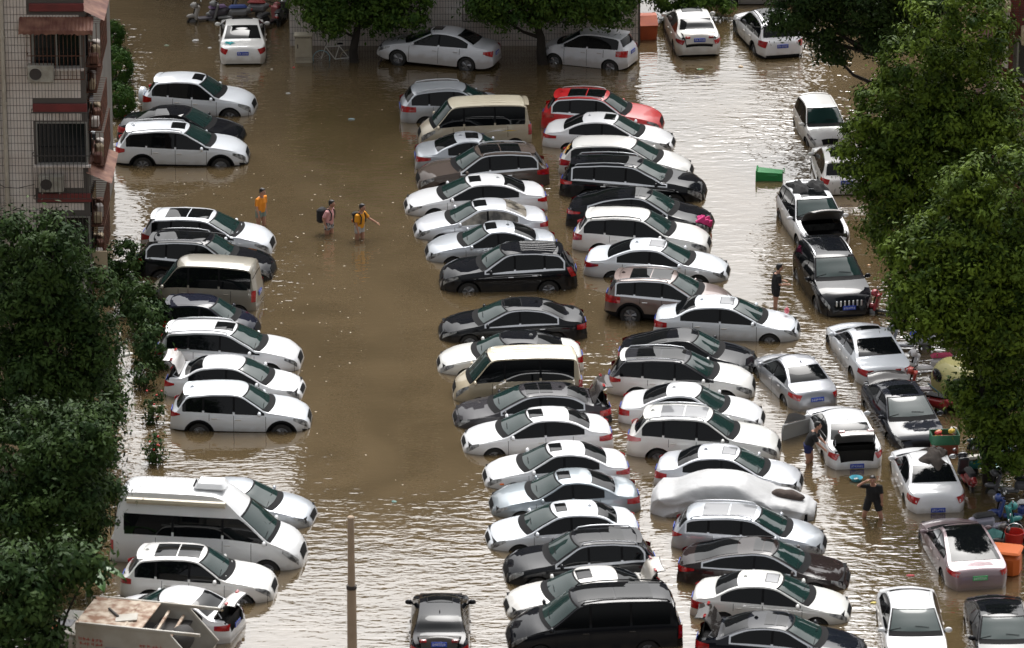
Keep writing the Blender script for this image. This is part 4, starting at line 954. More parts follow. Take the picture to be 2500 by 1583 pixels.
CARS = [
 ('a1', 'sedan', 'sedan', 'white', -10.329, 30.344, 4.62, 93, 0.28, {'end': 1, 'plate': 'r', 'sun': (2.3, 2.62, 0.62), 'pt': 'A2U026', 'var': -1.0}, 'white sedan with black sunroof parked tail to camera beside the scooters, top left'),
 ('a2', 'suv', 'suv', 'white', -11.543, 22.886, 4.148, -7, 0.42, {'L': 4.1, 'H': 1.65, 'spare': 1, 'sun': (2.05, 2.45, 0.5), 'short': 1, 'var': 0.6}, 'small white SUV with a spare wheel on its tailgate'),
 ('a3', 'sedan', 'sedan', 'black', -12.02, 19.578, 4.601, -8, 0.42, {'var': 0.1}, 'black sedan squeezed between two white SUVs beside the tiled apartment building'),
 ('a4', 'suv', 'suv', 'white', -11.854, 17.054, 4.785, -2, 0.4, {'clad': 1, 'sun': (1.95, 2.4, 0.5), 'rail': 1, 'fin': 1, 'var': -0.4}, 'white SUV with black wheel arches and black sunroof beside the apartment building'),
 ('b1', 'suv', 'suv', 'white', -10.418, 7.751, 4.545, -8, 0.45, {'H': 1.62, 'pano': 1, 'var': -0.9}, 'white SUV with long panoramic roof, directly below the man in orange'),
 ('b2', 'suv', 'suv', 'black', -10.373, 5.154, 4.729, -8, 0.45, {'rail': 1, 'chrome': 1, 'H': 1.72, 'pano': 1, 'spoil': 1, 'var': 0.7}, 'black SUV with silver roof rails and chrome window trim beside the ivy'),
 ('b3', 'minivan', 'minivan', 'greige', -10.266, 2.292, 3.776, 171, 0.42, {'tail': 'r', 'var': 0.2}, 'dull grey-beige minivan with its tail towards the open water'),
 ('b4', 'hatchback', 'hatch', 'navy', -9.961, -0.504, 3.32, -8, 0.45, {'L': 3.6, 'var': -0.3}, 'dark navy hatchback between the grey-beige minivan and a white SUV'),
 ('b5', 'suv', 'suv', 'white', -9.156, -3.384, 4.75, -6, 0.45, {'rail': 1, 'chrome': 1, 'sun': (1.9, 2.45, 0.52), 'var': -0.8}, 'white SUV with roof rails and a square sunroof in the left row'),
 ('b6', 'sedan', 'sedan', 'white', -8.839, -5.984, 4.437, -6, 0.45, {'trunk': 78, 'var': 0.8}, 'white sedan with its boot lid raised in the left row'),
 ('b7', 'suv', 'suv', 'white', -8.511, -8.761, 4.396, -2, 0.44, {'clad': 1, 'fin': 1, 'H': 1.64, 'var': 0.3}, 'white crossover SUV with plain white roof at the open end of the left row'),
 ('b8', 'sedan', 'sedan', 'silver', -8.086, -16.402, 4.389, -9, 0.45, {'var': -0.2}, 'silver white sedan half hidden behind the camper van'),
 ('b9', 'van', 'bigvan', 'vanwhite', -8.932, -19.467, 5.717, -8, 0.42, {'camper': 1, 'var': -0.7}, 'tall white camper van with a roof air conditioner and rolled awning'),
 ('b10', 'suv', 'suv', 'white', -9.094, -22.07, 4.495, -6, 0.44, {'pano': 1, 'fin': 1, 'dirty': 1, 'var': 0.9}, 'white SUV with dark panoramic roof between the camper van and the garbage truck'),
 ('b11', 'sedan', 'sedan', 'white', -9.752, -24.712, 4.027, 163, 0.38, {'trunk': 72, 'L': 4.5, 'var': 0.4}, 'white sedan with open boot beside the garbage truck'),
 ('c1', 'sedan', 'sedan', 'whitegrey', -2.805, 28.485, 4.593, 166, 0.12, {'sun': (2.15, 2.5, 0.45), 'roll': 3, 'pitch': -1.5, 'var': -0.1}, 'pale grey white sedan with leaves on its bonnet afloat by the far tiled wall'),
 ('c2', 'hatchback', 'hatch', 'whitegrey', 2.895, 28.586, 3.614, 160, 0.24, {'L': 3.6, 'roll': 2, 'var': -0.6}, 'small white hatchback beneath the tree by the far tiled wall'),
 ('c3', 'sedan', 'sedan', 'pearl', 6.903, 31.342, 4.62, 96, 0.24, {'end': 1, 'plate': 'lid', 'trunk': 14, 'sun': (2.0, 2.55, 0.62), 'pt': 'A9VL05', 'var': 1.0}, 'pearl white sedan with boot ajar and blue plate beside the orange bin'),
 ('c4', 'suv', 'suv', 'white', 9.803, 31.121, 4.6, 103, 0.35, {'end': 1, 'plate': 'r', 'clad': 1, 'pano': 1, 'rail': 1, 'railc': 'black', 'pt': 'A55W57', 'var': 0.5}, 'white SUV partly under the tree branch at the far end'),
 ('d1', 'wagon', 'wagon', 'silver', -2.001, 22.049, 4.287, 4, 0.42, {'rail': 1, 'H': 1.62, 'var': 0.0}, 'silver estate car with roof rails behind the beige minivan'),
 ('d2', 'minivan', 'minivan', 'beige', -1.387, 19.407, 4.103, 186, 0.42, {'two': 1, 'stripe': 1, 'ribs': 1, 'spoil': 1, 'var': -0.5}, 'beige minivan with ribbed roof and a coloured swoosh on its side'),
 ('d3', 'sedan', 'sedan', 'silver', -1.319, 16.694, 4.366, 4, 0.45, {'L': 4.2, 'sun': (1.95, 2.4, 0.5), 'var': -1.0}, 'old silver sedan between the beige minivan and the brown SUV'),
 ('d4', 'suv', 'suv', 'brown', -1.073, 14.58, 4.696, 188, 0.45, {'rail': 1, 'chrome': 1, 'pano': 1, 'H': 1.68, 'var': 0.6}, 'brown metallic SUV with chrome window trim in the centre row'),
 ('d5', 'sedan', 'sedan', 'white', -1.295, 11.814, 4.986, 186, 0.42, {'sun': (2.15, 2.5, 0.48), 'L': 4.8, 'var': 0.1}, 'white sedan with small sunroof, nose furthest into the open water beside the brown SUV'),
 ('d6', 'sedan', 'sedan', 'silverwhite', -1.099, 9.308, 4.649, 186, 0.45, {'sun': (2.15, 2.55, 0.48), 'light': 1, 'chrome': 1, 'var': -0.4}, 'silver white sedan with pale see-through side windows in the centre row'),
 ('d7', 'sedan', 'sedan', 'silver', -0.713, 6.96, 4.529, 185, 0.45, {'sun': (2.15, 2.5, 0.5), 'var': -0.9}, 'silver sedan with round headlamps beside the black SUV with red upright tail lamps'),
 ('d8', 'suv', 'suv', 'black', -0.139, 3.992, 4.602, 184, 0.36, {'chrome': 1, 'uplamp': 1, 'rib2': 1, 'H': 1.68, 'L': 4.5, 'var': 0.7}, 'black SUV with tall upright red tail lamps and wheels showing'),
 ('d9', 'sedan', 'sedan', 'black', 0.011, -0.781, 4.839, 184, 0.4, {'chrome': 1, 'L': 4.8, 'sun': (2.1, 2.6, 0.55), 'var': 0.2}, 'black sedan with chrome window trim and a wide gap behind it'),
 ('d10', 'sedan', 'sedan', 'pearl', -0.075, -3.717, 4.714, 184, 0.45, {'roof': 'black', 'L': 4.85, 'var': -0.3}, 'white sedan with black roof beside the gold minivan'),
 ('d11', 'minivan', 'minivan', 'gold', 0.156, -6.226, 4.123, 184, 0.45, {'two': 1, 'ribs': 1, 'var': -0.8}, 'gold and cream minivan with ribbed roof in the centre row'),
 ('d12', 'sedan', 'sedan', 'grey', 0.62, -8.383, 4.974, 186, 0.46, {'trunk': 75, 'pano': 1, 'chrome': 1, 'L': 4.95, 'var': 0.8}, 'dark grey sedan with open boot and panoramic roof'),
 ('d13', 'sedan', 'sedan', 'white', 0.769, -10.592, 4.673, 186, 0.43, {'sun': (2.15, 2.55, 0.5), 'var': 0.3}, 'white sedan with square sunroof next to the dark grey sedan with open boot'),
 ('d14', 'sedan', 'sedan', 'white', 1.339, -13.378, 4.476, 186, 0.46, {'sun': (2.15, 2.5, 0.48), 'L': 4.55, 'orange': 1, 'var': -0.2}, 'white sedan with an orange turn signal at its nose'),
 ('d15', 'sedan', 'sedan', 'silvergrey', 1.572, -15.638, 4.532, 186, 0.46, {'sun': (2.15, 2.5, 0.46), 'var': -0.7}, 'silver grey sedan between two white sedans in the centre row'),
 ('d16', 'sedan', 'sedan', 'white', 1.491, -18.196, 4.567, 187, 0.46, {'sun': (2.2, 2.5, 0.48), 'var': 0.9}, 'white sedan between the silver grey sedan and the black SUV'),
 ('d17', 'suv', 'suv', 'black', 1.977, -20.779, 4.467, 187, 0.46, {'rail': 1, 'chrome': 1, 'pano': 1, 'H': 1.64, 'var': 0.4}, 'black SUV with silver roof rails near the bottom of the centre row'),
 ('d18', 'sedan', 'sedan', 'dirtywhite', 2.097, -23.213, 4.666, 188, 0.46, {'trunk': 80, 'sun': (2.2, 2.6, 0.5), 'var': -0.1}, 'white sedan with brown mud stain on its bonnet and open boot'),
 ('d19', 'van', 'mpv', 'black', 2.312, -25.524, 4.956, 186, 0.46, {'pano': 1, 'railb': 1, 'var': -0.6}, 'large black passenger van at the bottom edge of the centre row'),
 ('d20', 'sedan', 'sedan', 'black', -2.051, -25.238, 4.62, 90, 0.4, {'W': 1.72, 'end': 1, 'trunk': 28, 'plate': 'lid', 'sun': (2.1, 2.55, 0.6), 'var': 1.0}, 'black sedan with boot ajar standing alone in the lane, tail to camera'),
 ('e1', 'suv', 'suv', 'red', 3.346, 20.926, 4.43, -8, 0.45, {'rail': 1, 'chrome': 1, 'pano': 1, 'H': 1.68, 'var': 0.5}, 'bright red SUV with roof rails'),
 ('e2', 'sedan', 'sedan', 'white', 3.549, 18.825, 4.773, -8, 0.45, {'sun': (2.15, 2.5, 0.5), 'var': 0.0}, 'white sedan with small black sunroof beside the red SUV'),
 ('e3', 'suv', 'wagon', 'white', 4.113, 15.769, 4.779, -8, 0.46, {'H': 1.58, 'var': -0.5}, 'white crossover with yellow sticker on its rear window'),
 ('e4', 'suv', 'suv', 'black', 4.308, 13.361, 5.145, -8, 0.45, {'chrome': 1, 'rail': 1, 'pano': 1, 'L': 4.7, 'var': -1.0}, 'large black SUV with bright chrome window frame beside the white crossover'),
 ('e5', 'fastback', 'fastback', 'black', 4.476, 10.09, 5.078, -9, 0.44, {'chrome': 1, 'pano': 1, 'H': 1.6, 'pink': 1, 'var': 0.6}, 'black fastback with a pink cloth on its nose'),
 ('e6', 'suv', 'suv', 'white', 4.488, 7.754, 4.718, -8, 0.44, {'railb': 1, 'H': 1.64, 'var': 0.1}, 'white SUV with short black roof rails next to the black fastback'),
 ('e7', 'sedan', 'sedan', 'white', 4.94, 5.12, 4.908, -8, 0.44, {'chrome': 1, 'sunw': (2.1, 2.55, 0.5), 'L': 4.8, 'var': -0.4}, 'white sedan with silver sunroof beside the mauve brown SUV'),
 ('e8', 'suv', 'suv', 'mauve', 5.24, 0.95, 4.21, -9, 0.17, {'chrome': 1, 'pano': 1, 'H': 1.6, 'clad': 1, 'rail': 1, 'L': 4.3, 'var': -0.9}, 'mauve brown SUV with its rear wheel showing'),
 ('e9', 'sedan', 'sedan', 'white', 7.085, -0.649, 4.786, -6, 0.38, {'sunw': (2.1, 2.5, 0.5), 'var': 0.7}, 'white sedan standing out of the row with both wheel and whole flank in view'),
 ('e10', 'sedan', 'fastback', 'black', 5.703, -3.53, 4.494, -8, 0.46, {'L': 4.6, 'var': 0.2}, 'black sedan half hidden behind the white SUV with black roof'),
 ('e11', 'suv', 'suv', 'white', 5.441, -5.821, 4.712, -6, 0.44, {'roof': 'charcoal', 'rail': 1, 'pano': 1, 'H': 1.62, 'var': -0.3}, 'white SUV with black roof and silver rails'),
 ('e12', 'sedan', 'sedan', 'white', 5.692, -8.418, 4.58, -8, 0.46, {'chrome': 1, 'var': -0.8}, 'white sedan with plain roof between two white SUVs'),
 ('e13', 'suv', 'suv', 'pearl', 5.983, -11.133, 4.745, -7, 0.42, {'rail': 1, 'pano': 1, 'panow': 1, 'H': 1.7, 'var': 0.8}, 'pearl white SUV with grey glass roof and pink tail lamps'),
 ('e14', 'sedan', 'sedan', 'silverwhite', 6.659, -13.678, 4.524, -8, 0.46, {'sunw': (2.1, 2.5, 0.48), 'var': 0.3}, 'silver white sedan beside the car under the silver cover'),
 ('e16', 'wagon', 'wagon', 'silver', 7.081, -18.522, 4.576, -8, 0.46, {'rail': 1, 'pano': 1, 'panow': 1, 'chrome': 1, 'var': -0.7}, 'silver estate car beside the car under the silver cover'),
 ('e17', 'fastback', 'fastback', 'darkbrown', 7.4, -21.063, 5.027, -8, 0.46, {'chrome': 1, 'L': 4.95, 'pano': 1, 'var': 0.9}, 'dark brown fastback with thick chrome window frame'),
 ('e18', 'sedan', 'sedan', 'pearl', 7.496, -23.554, 4.608, -8, 0.45, {'sunw': (2.15, 2.5, 0.5), 'var': 0.4}, 'cream white sedan near the bottom right of the middle rows'),
 ('e19', 'sedan', 'sedan', 'navyblack', 7.654, -26.488, 4.855, -9, 0.46, {'chrome': 1, 'trunk': 70, 'pano': 1, 'L': 4.9, 'var': -0.1}, 'black sedan with raised boot lid cut by the bottom edge'),
 ('f1', 'hatchback', 'hatch', 'white', 11.284, 19.903, 3.55, -82, 0.38, {'end': 1, 'L': 3.55, 'W': 1.62, 'var': -0.6}, 'small white hatchback facing the camera beside the big tree'),
 ('f2', 'suv', 'suv', 'white', 11.705, 15.189, 4.4, 93, 0.38, {'end': 1, 'plate': 'r', 'H': 1.52, 'pano': 1, 'L': 4.4, 'var': 1.0}, 'white crossover with red tail lamps partly behind the big tree'),
 ('f3', 'suv', 'suv', 'white', 10.439, 9.274, 4.6, -80, 0.36, {'end': 1, 'hood': 48, 'pano': 1, 'var': 0.5}, 'white SUV with bonnet raised and black cloths on its roof'),
 ('f4', 'suv', 'suv', 'black', 10.758, 3.05, 4.8, -80, 0.34, {'end': 1, 'rail': 1, 'plate': 'f', 'H': 1.76, 'W': 1.93, 'L': 4.8, 'slots': 1, 'var': 0.0}, 'black SUV with seven slot chrome grille facing the camera'),
 ('f5', 'sedan', 'sedan', 'silverf', 9.021, -5.708, 4.25, 108, 0.4, {'end': 1, 'plate': 'r', 'L': 4.25, 'W': 1.66, 'var': -0.5}, 'silver sedan with tail to camera beside the white sedans on the right'),
 ('f6', 'sedan', 'sedan', 'white', 11.518, -3.143, 4.9, 102, 0.4, {'end': 1, 'plate': 'r', 'L': 4.9, 'W': 1.85, 'sun': (2.6, 2.95, 0.6), 'var': -1.0}, 'long white sedan with tail to camera beside the scooters'),
 ('f7', 'sedan', 'sedan', 'charcoalp', 12.306, -8.852, 4.75, -79, 0.4, {'end': 1, 'trunk': 35, 'L': 4.75, 'pano': 1, 'var': 0.6}, 'dark charcoal sedan facing the camera with its boot lid up'),
 ('f8', 'sedan', 'sedan', 'white', 10.302, -10.444, 4.62, 98, 0.42, {'end': 1, 'plate': 'r', 'trunk': 72, 'door': 1, 'var': 0.1}, 'white sedan with boot wide open and a door open'),
 ('f9', 'sedan', 'sedan', 'white', 12.654, -13.98, 4.62, 95, 0.42, {'end': 1, 'plate': 'r', 'var': -0.4}, 'white sedan with dirty rags on its roof'),
 ('f10', 'fastback', 'fastback', 'pinkgrey', 13.272, -19.787, 4.7, 99, 0.38, {'end': 1, 'plate': 'g', 'L': 4.7, 'glassroof': 1, 'var': -0.9}, 'grey pink electric sedan with black glass roof and green plate'),
 ('f11', 'sedan', 'sedan', 'white', 11.414, -25.487, 4.62, -89, 0.4, {'end': 1, 'var': 0.7}, 'white sedan facing the camera at the bottom right edge'),
 ('f12', 'sedan', 'sedan', 'black', 13.916, -26.063, 4.62, -88, 0.4, {'end': 1, 'pano': 1, 'var': 0.2}, 'black car in the bottom right corner'),
 ('g1', 'sedan', 'sedan', 'silverf', 9.9, 36.7, 4.6, 181, 0.2, {}, 'silver car cut by the top edge behind the far white cars'),
]
CAR = {}
for row in CARS:
    CAR[row[0]] = car(row)
# ================================================================ cloths and loose things lying on cars
def car_mat(key): return CAR[key][0].matrix_basis.copy()
def drape(name, key, x0, x1, f0, f1, m, label, cat, off=.05, amp=.05, seed=1, n=16, ragged=.1, group=None):
    """a cloth thrown over the car's upper surface, crumpled, with a ragged outline"""
    S = CAR[key][1]; g = np.random.default_rng(seed); U, Vv = np.meshgrid(np.linspace(0, 1, n), np.linspace(0, 1, n), indexing='ij')
    X = x0 + (x1 - x0) * U + ragged * np.sin(Vv * 9 + seed) * (np.abs(U - .5) * 2) ** 2 * .6; Fv = f0 + (f1 - f0) * Vv + ragged * np.sin(U * 7 + seed * 2) * (np.abs(Vv - .5) * 2) ** 2
    N = sum(np.sin(U * a + Vv * b + c) for a, b, c in g.uniform(-16, 16, (7, 3))) / 3.2
    edge = np.minimum(np.minimum(U, 1 - U), np.minimum(Vv, 1 - Vv)) * 5
    H = .012 + (off + amp * np.abs(N)) * np.clip(edge, .0, 1)
    P = S.top_pt(np.clip(X, .02, S.L - .02), np.clip(Fv, -1, 1), H[..., None][..., 0])
    F = [(i * n + j, (i + 1) * n + j, (i + 1) * n + j + 1, i * n + j + 1) for i in range(n - 1) for j in range(n - 1)]
    o = mesh(name, P.reshape(-1, 3).tolist(), F, m, None, True, 50); o.matrix_basis = car_mat(key)
    return tag(o, label, cat, group)
PINK = mat('pink_cloth', (.62, .04, .20), .8); BLACKC = mat('black_cloth', (.010, .010, .011), .9); RAG = mat('muddy_rag', (.055, .042, .034), .95, noise=(5, .5, (.022, .018, .016)))
TEALC = mat('teal_cloth', (.03, .38, .40), .8); SACK = mat('brown_sacking', (.10, .075, .062), .95, noise=(9, .5, (.06, .045, .04)), bump=(30, .4))
_S = CAR['e5'][1]
drape('cloth', 'e5', _S.L - .50, _S.L - .03, -.98, -.45, PINK, 'crumpled bright pink cloth on the nose of the black fastback', 'cloth', .10, .10, 3, ragged=.05)
_S = CAR['f3'][1]
drape('cloth', 'f3', _S.rw[0] + .35, _S.fw[0] - .65, .10, .98, BLACKC, 'folded black cloth on the white SUV roof, right one of the pair', 'cloth', .09, .05, 4)
drape('cloth', 'f3', _S.rw[0] + .30, _S.fw[0] - .55, -.98, -.12, BLACKC, 'folded black cloth on the white SUV roof, left one of the pair', 'cloth', .10, .05, 5)
_S = CAR['f9'][1]
drape('rag', 'f9', _S.rw[0] - .15, _S.fw[0] + .1, -.85, .25, RAG, 'large dirty brown rag spread over the white sedan roof and rear window', 'rag', .06, .08, 6, ragged=.3)
drape('rag', 'f9', _S.fw[0] - .5, _S.fw[0] + .35, -.95, -.30, RAG, 'smaller muddy rag hanging over the windscreen edge of the white sedan', 'rag', .08, .09, 8, ragged=.25)
drape('plastic_bag', 'a1', .36, .56, .45, .75, TEALC, 'small teal plastic bag on the boot of the white sedan at top left', 'bag', .02, .03, 7)
_S = CAR['e3'][1]
drape('sticker', 'e3', _S.rw[1] + .08, _S.rw[1] + .22, -.55, -.15, mat('yellow_sticker', (.70, .36, .05), .5), 'yellow sticker on the rear window of the white crossover', 'sticker', .0, .0, 9)
# fallen leaves on the floating sedan
g = np.random.default_rng(5); V = []; F = []; _S = CAR['c1'][1]
for x, f in zip(g.normal(_S.L - .9, .22, 40), g.uniform(-.8, .6, 40)):
    c = _S.top_pt(float(np.clip(x, _S.fw[1] + .1, _S.L - .3)), float(f), .012); a = g.uniform(0, 6.3); k = len(V)
    V += [tuple(c + .045 * np.array([math.cos(a + q), math.sin(a + q) * .6, .12 * (q % 2)])) for q in (0, 1.57, 3.14, 4.71)]; F.append((k, k + 1, k + 2, k + 3))
lv = mesh('fallen_leaves', V, F, mat('wet_brown_leaf', (.03, .03, .02), .6), None, False); lv.matrix_basis = car_mat('c1'); tag(lv, 'dark fallen leaves scattered on the bonnet of the floating sedan', 'leaves', kind='stuff')

# ================================================================ the covered car
def covered(row):
    key, name, kind, pt, X, Y, L, hd, sink, o, label = row
    S = Shape(kind, L=L, var=o.get('var', 0)); r = empty(name, (X, Y, -sink), R(hd), label, 'car', 'cars standing in the flood water')
    NX = 130; xs = np.linspace(0, S.L, NX); V = []; g = np.random.default_rng(2)
    W = g.uniform(-1, 1, (10, 3))
    Ps = np.array([max(S.P(x), .92 * float(S.P(np.clip(x - .12, 0, S.L))), .92 * float(S.P(np.clip(x + .12, 0, S.L)))) for x in xs])
    for i, x in enumerate(xs):
        y0 = float(S.plan(x)) * 1.05 + .02; zb = float(S.zb(x)); wt = float(S.wt(x)); ze = min(float(S.ze(x)) + .03, Ps[i])
        key_ = [(y0 * .97, .26), (y0, .55), (y0 * .985, zb), (wt + .05, ze), (wt * .6, ze + (Ps[i] - ze) * .75 + .03), (0, Ps[i] + .035)]
        ts = np.linspace(0, 1, 34); kt = [0, .2, .45, .68, .84, 1]
        yy = pchip(kt, [k[0] for k in key_])(ts); zz = pchip(kt, [k[1] for k in key_])(ts)
        half = [(yy[k], zz[k]) for k in range(34)]
        sec = [(a, b) for a, b in half] + [(-a, b) for a, b in half[::-1][1:]]
        for j, (y, z) in enumerate(sec):
            side = 1 - abs(z - .75) / 1.0
            low = min(1.0, max(0.0, (1.15 - z) / .5))
            rg = lambda t: 1 - 2 * abs(math.sin(t)) ** .55
            wr = low * (.050 * rg(x * 3.1 + 1.3 * math.sin(z * 4 + x) + .8 * math.sin(x * 2.2)) + .030 * rg(x * 6.7 - z * 3 + 1.5 * math.sin(x * 1.7 + 2))) + .040 * rg(z * 5.5 + x * 1.4 + math.sin(x * 3.3)) * (1 - abs(2 * min(1, max(0, (z - .5) / .8)) - 1)) + .014 * rg(x * 2.3 + y * 4)
            V.append((x - S.L / 2 + wr * .3, y + (1 if y > 0 else -1) * wr * 1.5 * max(side, .15), z + wr * .5))
    q = len(V) // NX
    F = [(i * q + j, (i + 1) * q + j, (i + 1) * q + j + 1, i * q + j + 1)[::-1] for i in range(NX - 1) for j in range(q - 1)] + [tuple(range(q)), tuple((NX - 1) * q + j for j in range(q - 1, -1, -1))]
    mesh('cover', V, F, mat('silver_cover_cloth', (.50, .505, .515), .5, .0, noise=(1.5, .5, (.40, .40, .40)), bump=(3.0, .55)), r, True, 70)
    MB().box((0, 0, .45), (S.L - .4, S.W - .4, .4)).build('underbody', TRIM, r, False)
    for sg in (1, -1):
        for ax in (S.axr, S.axf): inst('wheel', ('tyre', round(S.r, 3)), lambda: tyre_mesh(S.r), None, r, (ax - S.L / 2, sg * (S.W / 2 - .15), S.r))
    return r, S
for row in COVERED: CAR[row[0]] = covered(row)
_r, _S = CAR['e15']
sk = MB().ell((0, 0, 0), (.52, .22, .17), 16, 10); sk.V = [(v[0], v[1], v[2] + .02 * math.sin(v[0] * 14)) for v in sk.V]
so = sk.build('sack', SACK); so.matrix_basis = _r.matrix_basis @ Matrix.Translation((_S.L / 2 - .85, -.05, .98)) @ Matrix.Rotation(.12, 4, 'Y'); tag(so, 'long brown sack lying on the bonnet of the covered car', 'sack')

# ================================================================ people
SKIN = mat('skin', (.42, .22, .15), .55); HAIR = mat('black_hair', (.008, .007, .007), .5)
def remeshed(mb, name, m, parent, vox=.014, it=2):
    o = mb.build(name, m, None, True, 180); md = o.modifiers.new('r', 'REMESH'); md.mode = 'VOXEL'; md.voxel_size = vox; md.use_smooth_shade = True
    sm = o.modifiers.new('s', 'SMOOTH'); sm.iterations = it; sm.factor = .5
    dg = bpy.context.evaluated_depsgraph_get(); me = bpy.data.meshes.new_from_object(o.evaluated_get(dg)); bpy.data.objects.remove(o)
    me.materials.clear(); me.materials.append(m); me.polygons.foreach_set('use_smooth', np.ones(len(me.polygons), dtype=bool)); me.name = name
    return link(bpy.data.objects.new(name, me), parent)
def person(label, u, v, rz, shirt, shorts, sink=.42, lean=.06, arms=None, legs=None, head=(0, 0), h=1.72, sleeve=.5, hem=.42):
    """facing +X before the turn; arms: ((elbow), (wrist)) offsets from the shoulder for left and right; legs: knee and ankle offsets from the hip"""
    p = at(u, v); k = h / 1.72; t = empty('person', (p.x, p.y, -sink), rz, label, 'person', 'people wading through the flood'); t.scale = (k * 1.08, k * 1.12, k)
    Vv = Vector; pel = Vv((0, 0, .93)); top = Vv((math.sin(lean) * .5, 0, .93 + math.cos(lean) * .5)); ch = pel.lerp(top, .62)
    arms = arms or (((-.02, .05, -.28), (.06, .06, -.52)), ((.02, -.05, -.28), (.10, -.06, -.50))); legs = legs or (((.06, 0, -.42), (-.02, 0, -.84)), ((-.04, 0, -.42), (-.14, 0, -.82)))
    hd = top + Vv((.045 + head[0], head[1], .195)); b = MB(); c = MB(); s_ = MB()
    b.tube([pel, ch, top], [.125, .135, .09], 12).tube([pel + Vv((0, .06, 0)), ch + Vv((0, .075, 0)), top + Vv((0, .10, -.05))], [.10, .105, .06], 10).tube([pel - Vv((0, .06, 0)), ch - Vv((0, .075, 0)), top - Vv((0, .10, .05))], [.10, .105, .06], 10)
    b.tube([top - Vv((0, 0, .04)), hd - Vv((.01, 0, .06))], [.062, .055], 10).ell(hd, (.098, .078, .122), 14, 10).ell(hd + Vv((.098, 0, -.015)), (.022, .016, .026), 8, 6).ell(hd + Vv((.03, 0, -.085)), (.055, .05, .045), 10, 6)
    for sg in (1, -1): b.ell(hd + Vv((-.005, sg * .08, -.01)), (.022, .012, .034), 8, 6)
    c.tube([pel + Vv((0, 0, -.03)), ch, top + Vv((0, 0, -.02))], [.145, .152, .10], 12)
    for sg in (1, -1):
        c.tube([pel + Vv((0, sg * .065, -.03)), ch + Vv((0, sg * .08, 0)), top + Vv((0, sg * .11, -.05))], [.118, .122, .075], 10)
        A = arms[0 if sg > 0 else 1]; sh = top + Vv((0, sg * .185, -.055)); el = sh + Vv(A[0]); wr = sh + Vv(A[1]); d = (wr - el).normalized()
        b.tube([sh, sh.lerp(el, .5), el, el.lerp(wr, .4), wr], [.055, .05, .041, .040, .028], 9)
        c.tube([top + Vv((0, sg * .08, -.05)), sh, sh.lerp(el, sleeve + .3)], [.075, .074, .066], 10)
        # hand: palm, four fingers curled a little, thumb from the side of the palm
        pm = wr + d * .055; sd = d.cross(Vv((0, 0, 1)) if abs(d.z) < .9 else Vv((1, 0, 0))).normalized(); nn = d.cross(sd)
        b.tube([wr, pm, pm + d * .03], [.027, .036, .033], 8)
        for q in range(4):
            o = sd * (.028 - .0185 * q); ln = (.066, .075, .07, .055)[q]
            b.tube([pm + o + d * .03, pm + o * 1.15 + d * (.03 + ln * .5) + nn * .008, pm + o * 1.1 + d * (.03 + ln * .9) + nn * .028], [.0105, .0095, .008], 6)
        b.tube([wr + d * .02 + sd * .022, pm + sd * .052 + d * .005, pm + sd * .058 + d * .04 + nn * .012], [.013, .011, .009], 6)
        G = legs[0 if sg > 0 else 1]; hp = pel + Vv((0, sg * .088, -.05)); kn = hp + Vv(G[0]); an = hp + Vv(G[1])
        b.tube([hp + Vv((0, 0, .06)), hp.lerp(kn, .4), kn, kn.lerp(an, .35), an], [.10, .088, .060, .058, .038], 10).tube([an + Vv((-.04, 0, -.02)), an + Vv((.08, 0, -.045)), an + Vv((.17, 0, -.055))], [.04, .04, .028], 8)
        s_.tube([hp + Vv((0, 0, .10)), hp.lerp(kn, hem)], [.118, .105], 10)
    s_.tube([pel + Vv((0, 0, -.06)), pel + Vv((0, 0, .07))], [.140, .138], 12)
    remeshed(b, 'body', SKIN, t, .012); remeshed(c, 'shirt', shirt, t); remeshed(s_, 'shorts', shorts, t)
    hr = MB().ell(hd + Vv((-.022, 0, .035)), (.100, .089, .108), 12, 8).ell(hd + Vv((-.05, 0, -.01)), (.065, .08, .08), 10, 6).ell(hd + Vv((.045, 0, .10)), (.05, .06, .03), 8, 6)
    remeshed(hr, 'hair', HAIR, t)
    for sg in (1, -1): MB().ell(hd + Vv((.090, sg * .032, .012)), (.010, .014, .008), 6, 4).build('eye', HAIR, t)
    MB().ell(hd + Vv((.092, 0, -.062)), (.010, .024, .007), 6, 4).build('mouth', mat('lips', (.30, .09, .08), .5), t)
    return t, top, pel
def backpack(per, m, s=1.0, trim=None, label=None):
    t, top, pel = per
    b = MB().box((top.x - .25 * s, 0, top.z - .26), (.22 * s, .33 * s, .46 * s), bev=.07).ell((top.x - .27 * s, 0, top.z - .08), (.11, .15, .08), 10, 6)
    o = empty('backpack', (0, 0, 0), 0, label, 'backpack'); o.matrix_basis = t.matrix_basis.copy()
    remeshed(b, 'bag', m, o, .02)
    for sg in (1, -1):
        MB().tube([(top.x - .14, sg * .12, top.z - .02), (top.x + .02, sg * .125, top.z + .045), (top.x + .125, sg * .12, top.z - .12), (top.x + .11, sg * .14, top.z - .34), (top.x - .12, sg * .15, top.z - .42)], .020, 6).build('strap', m, o)
    if trim: MB().box((top.x - .36 * s, 0, top.z - .33), (.05, .24 * s, .18 * s), bev=.02).build('pocket', trim, o)
ORG = mat('orange_shirt', (.80, .27, .018), .8); YEL = mat('amber_shirt', (.78, .33, .015), .8); PNK = mat('pale_pink_shirt', (.70, .36, .36), .8); BLK = mat('black_shirt', (.009, .009, .010), .85)
GRN = mat('grey_green_shorts', (.20, .26, .23), .85); PAT = mat('patterned_shorts', (.55, .56, .58), .85, noise=(14.0, .08, (.015, .018, .03))); WHS = mat('white_shorts', (.5, .5, .5), .85); BLS = mat('dark_blue_shorts', (.012, .018, .09), .85)
BAGB = mat('black_bag', (.010, .010, .012), .8); BAGO = mat('orange_flap', (.55, .16, .05), .7)
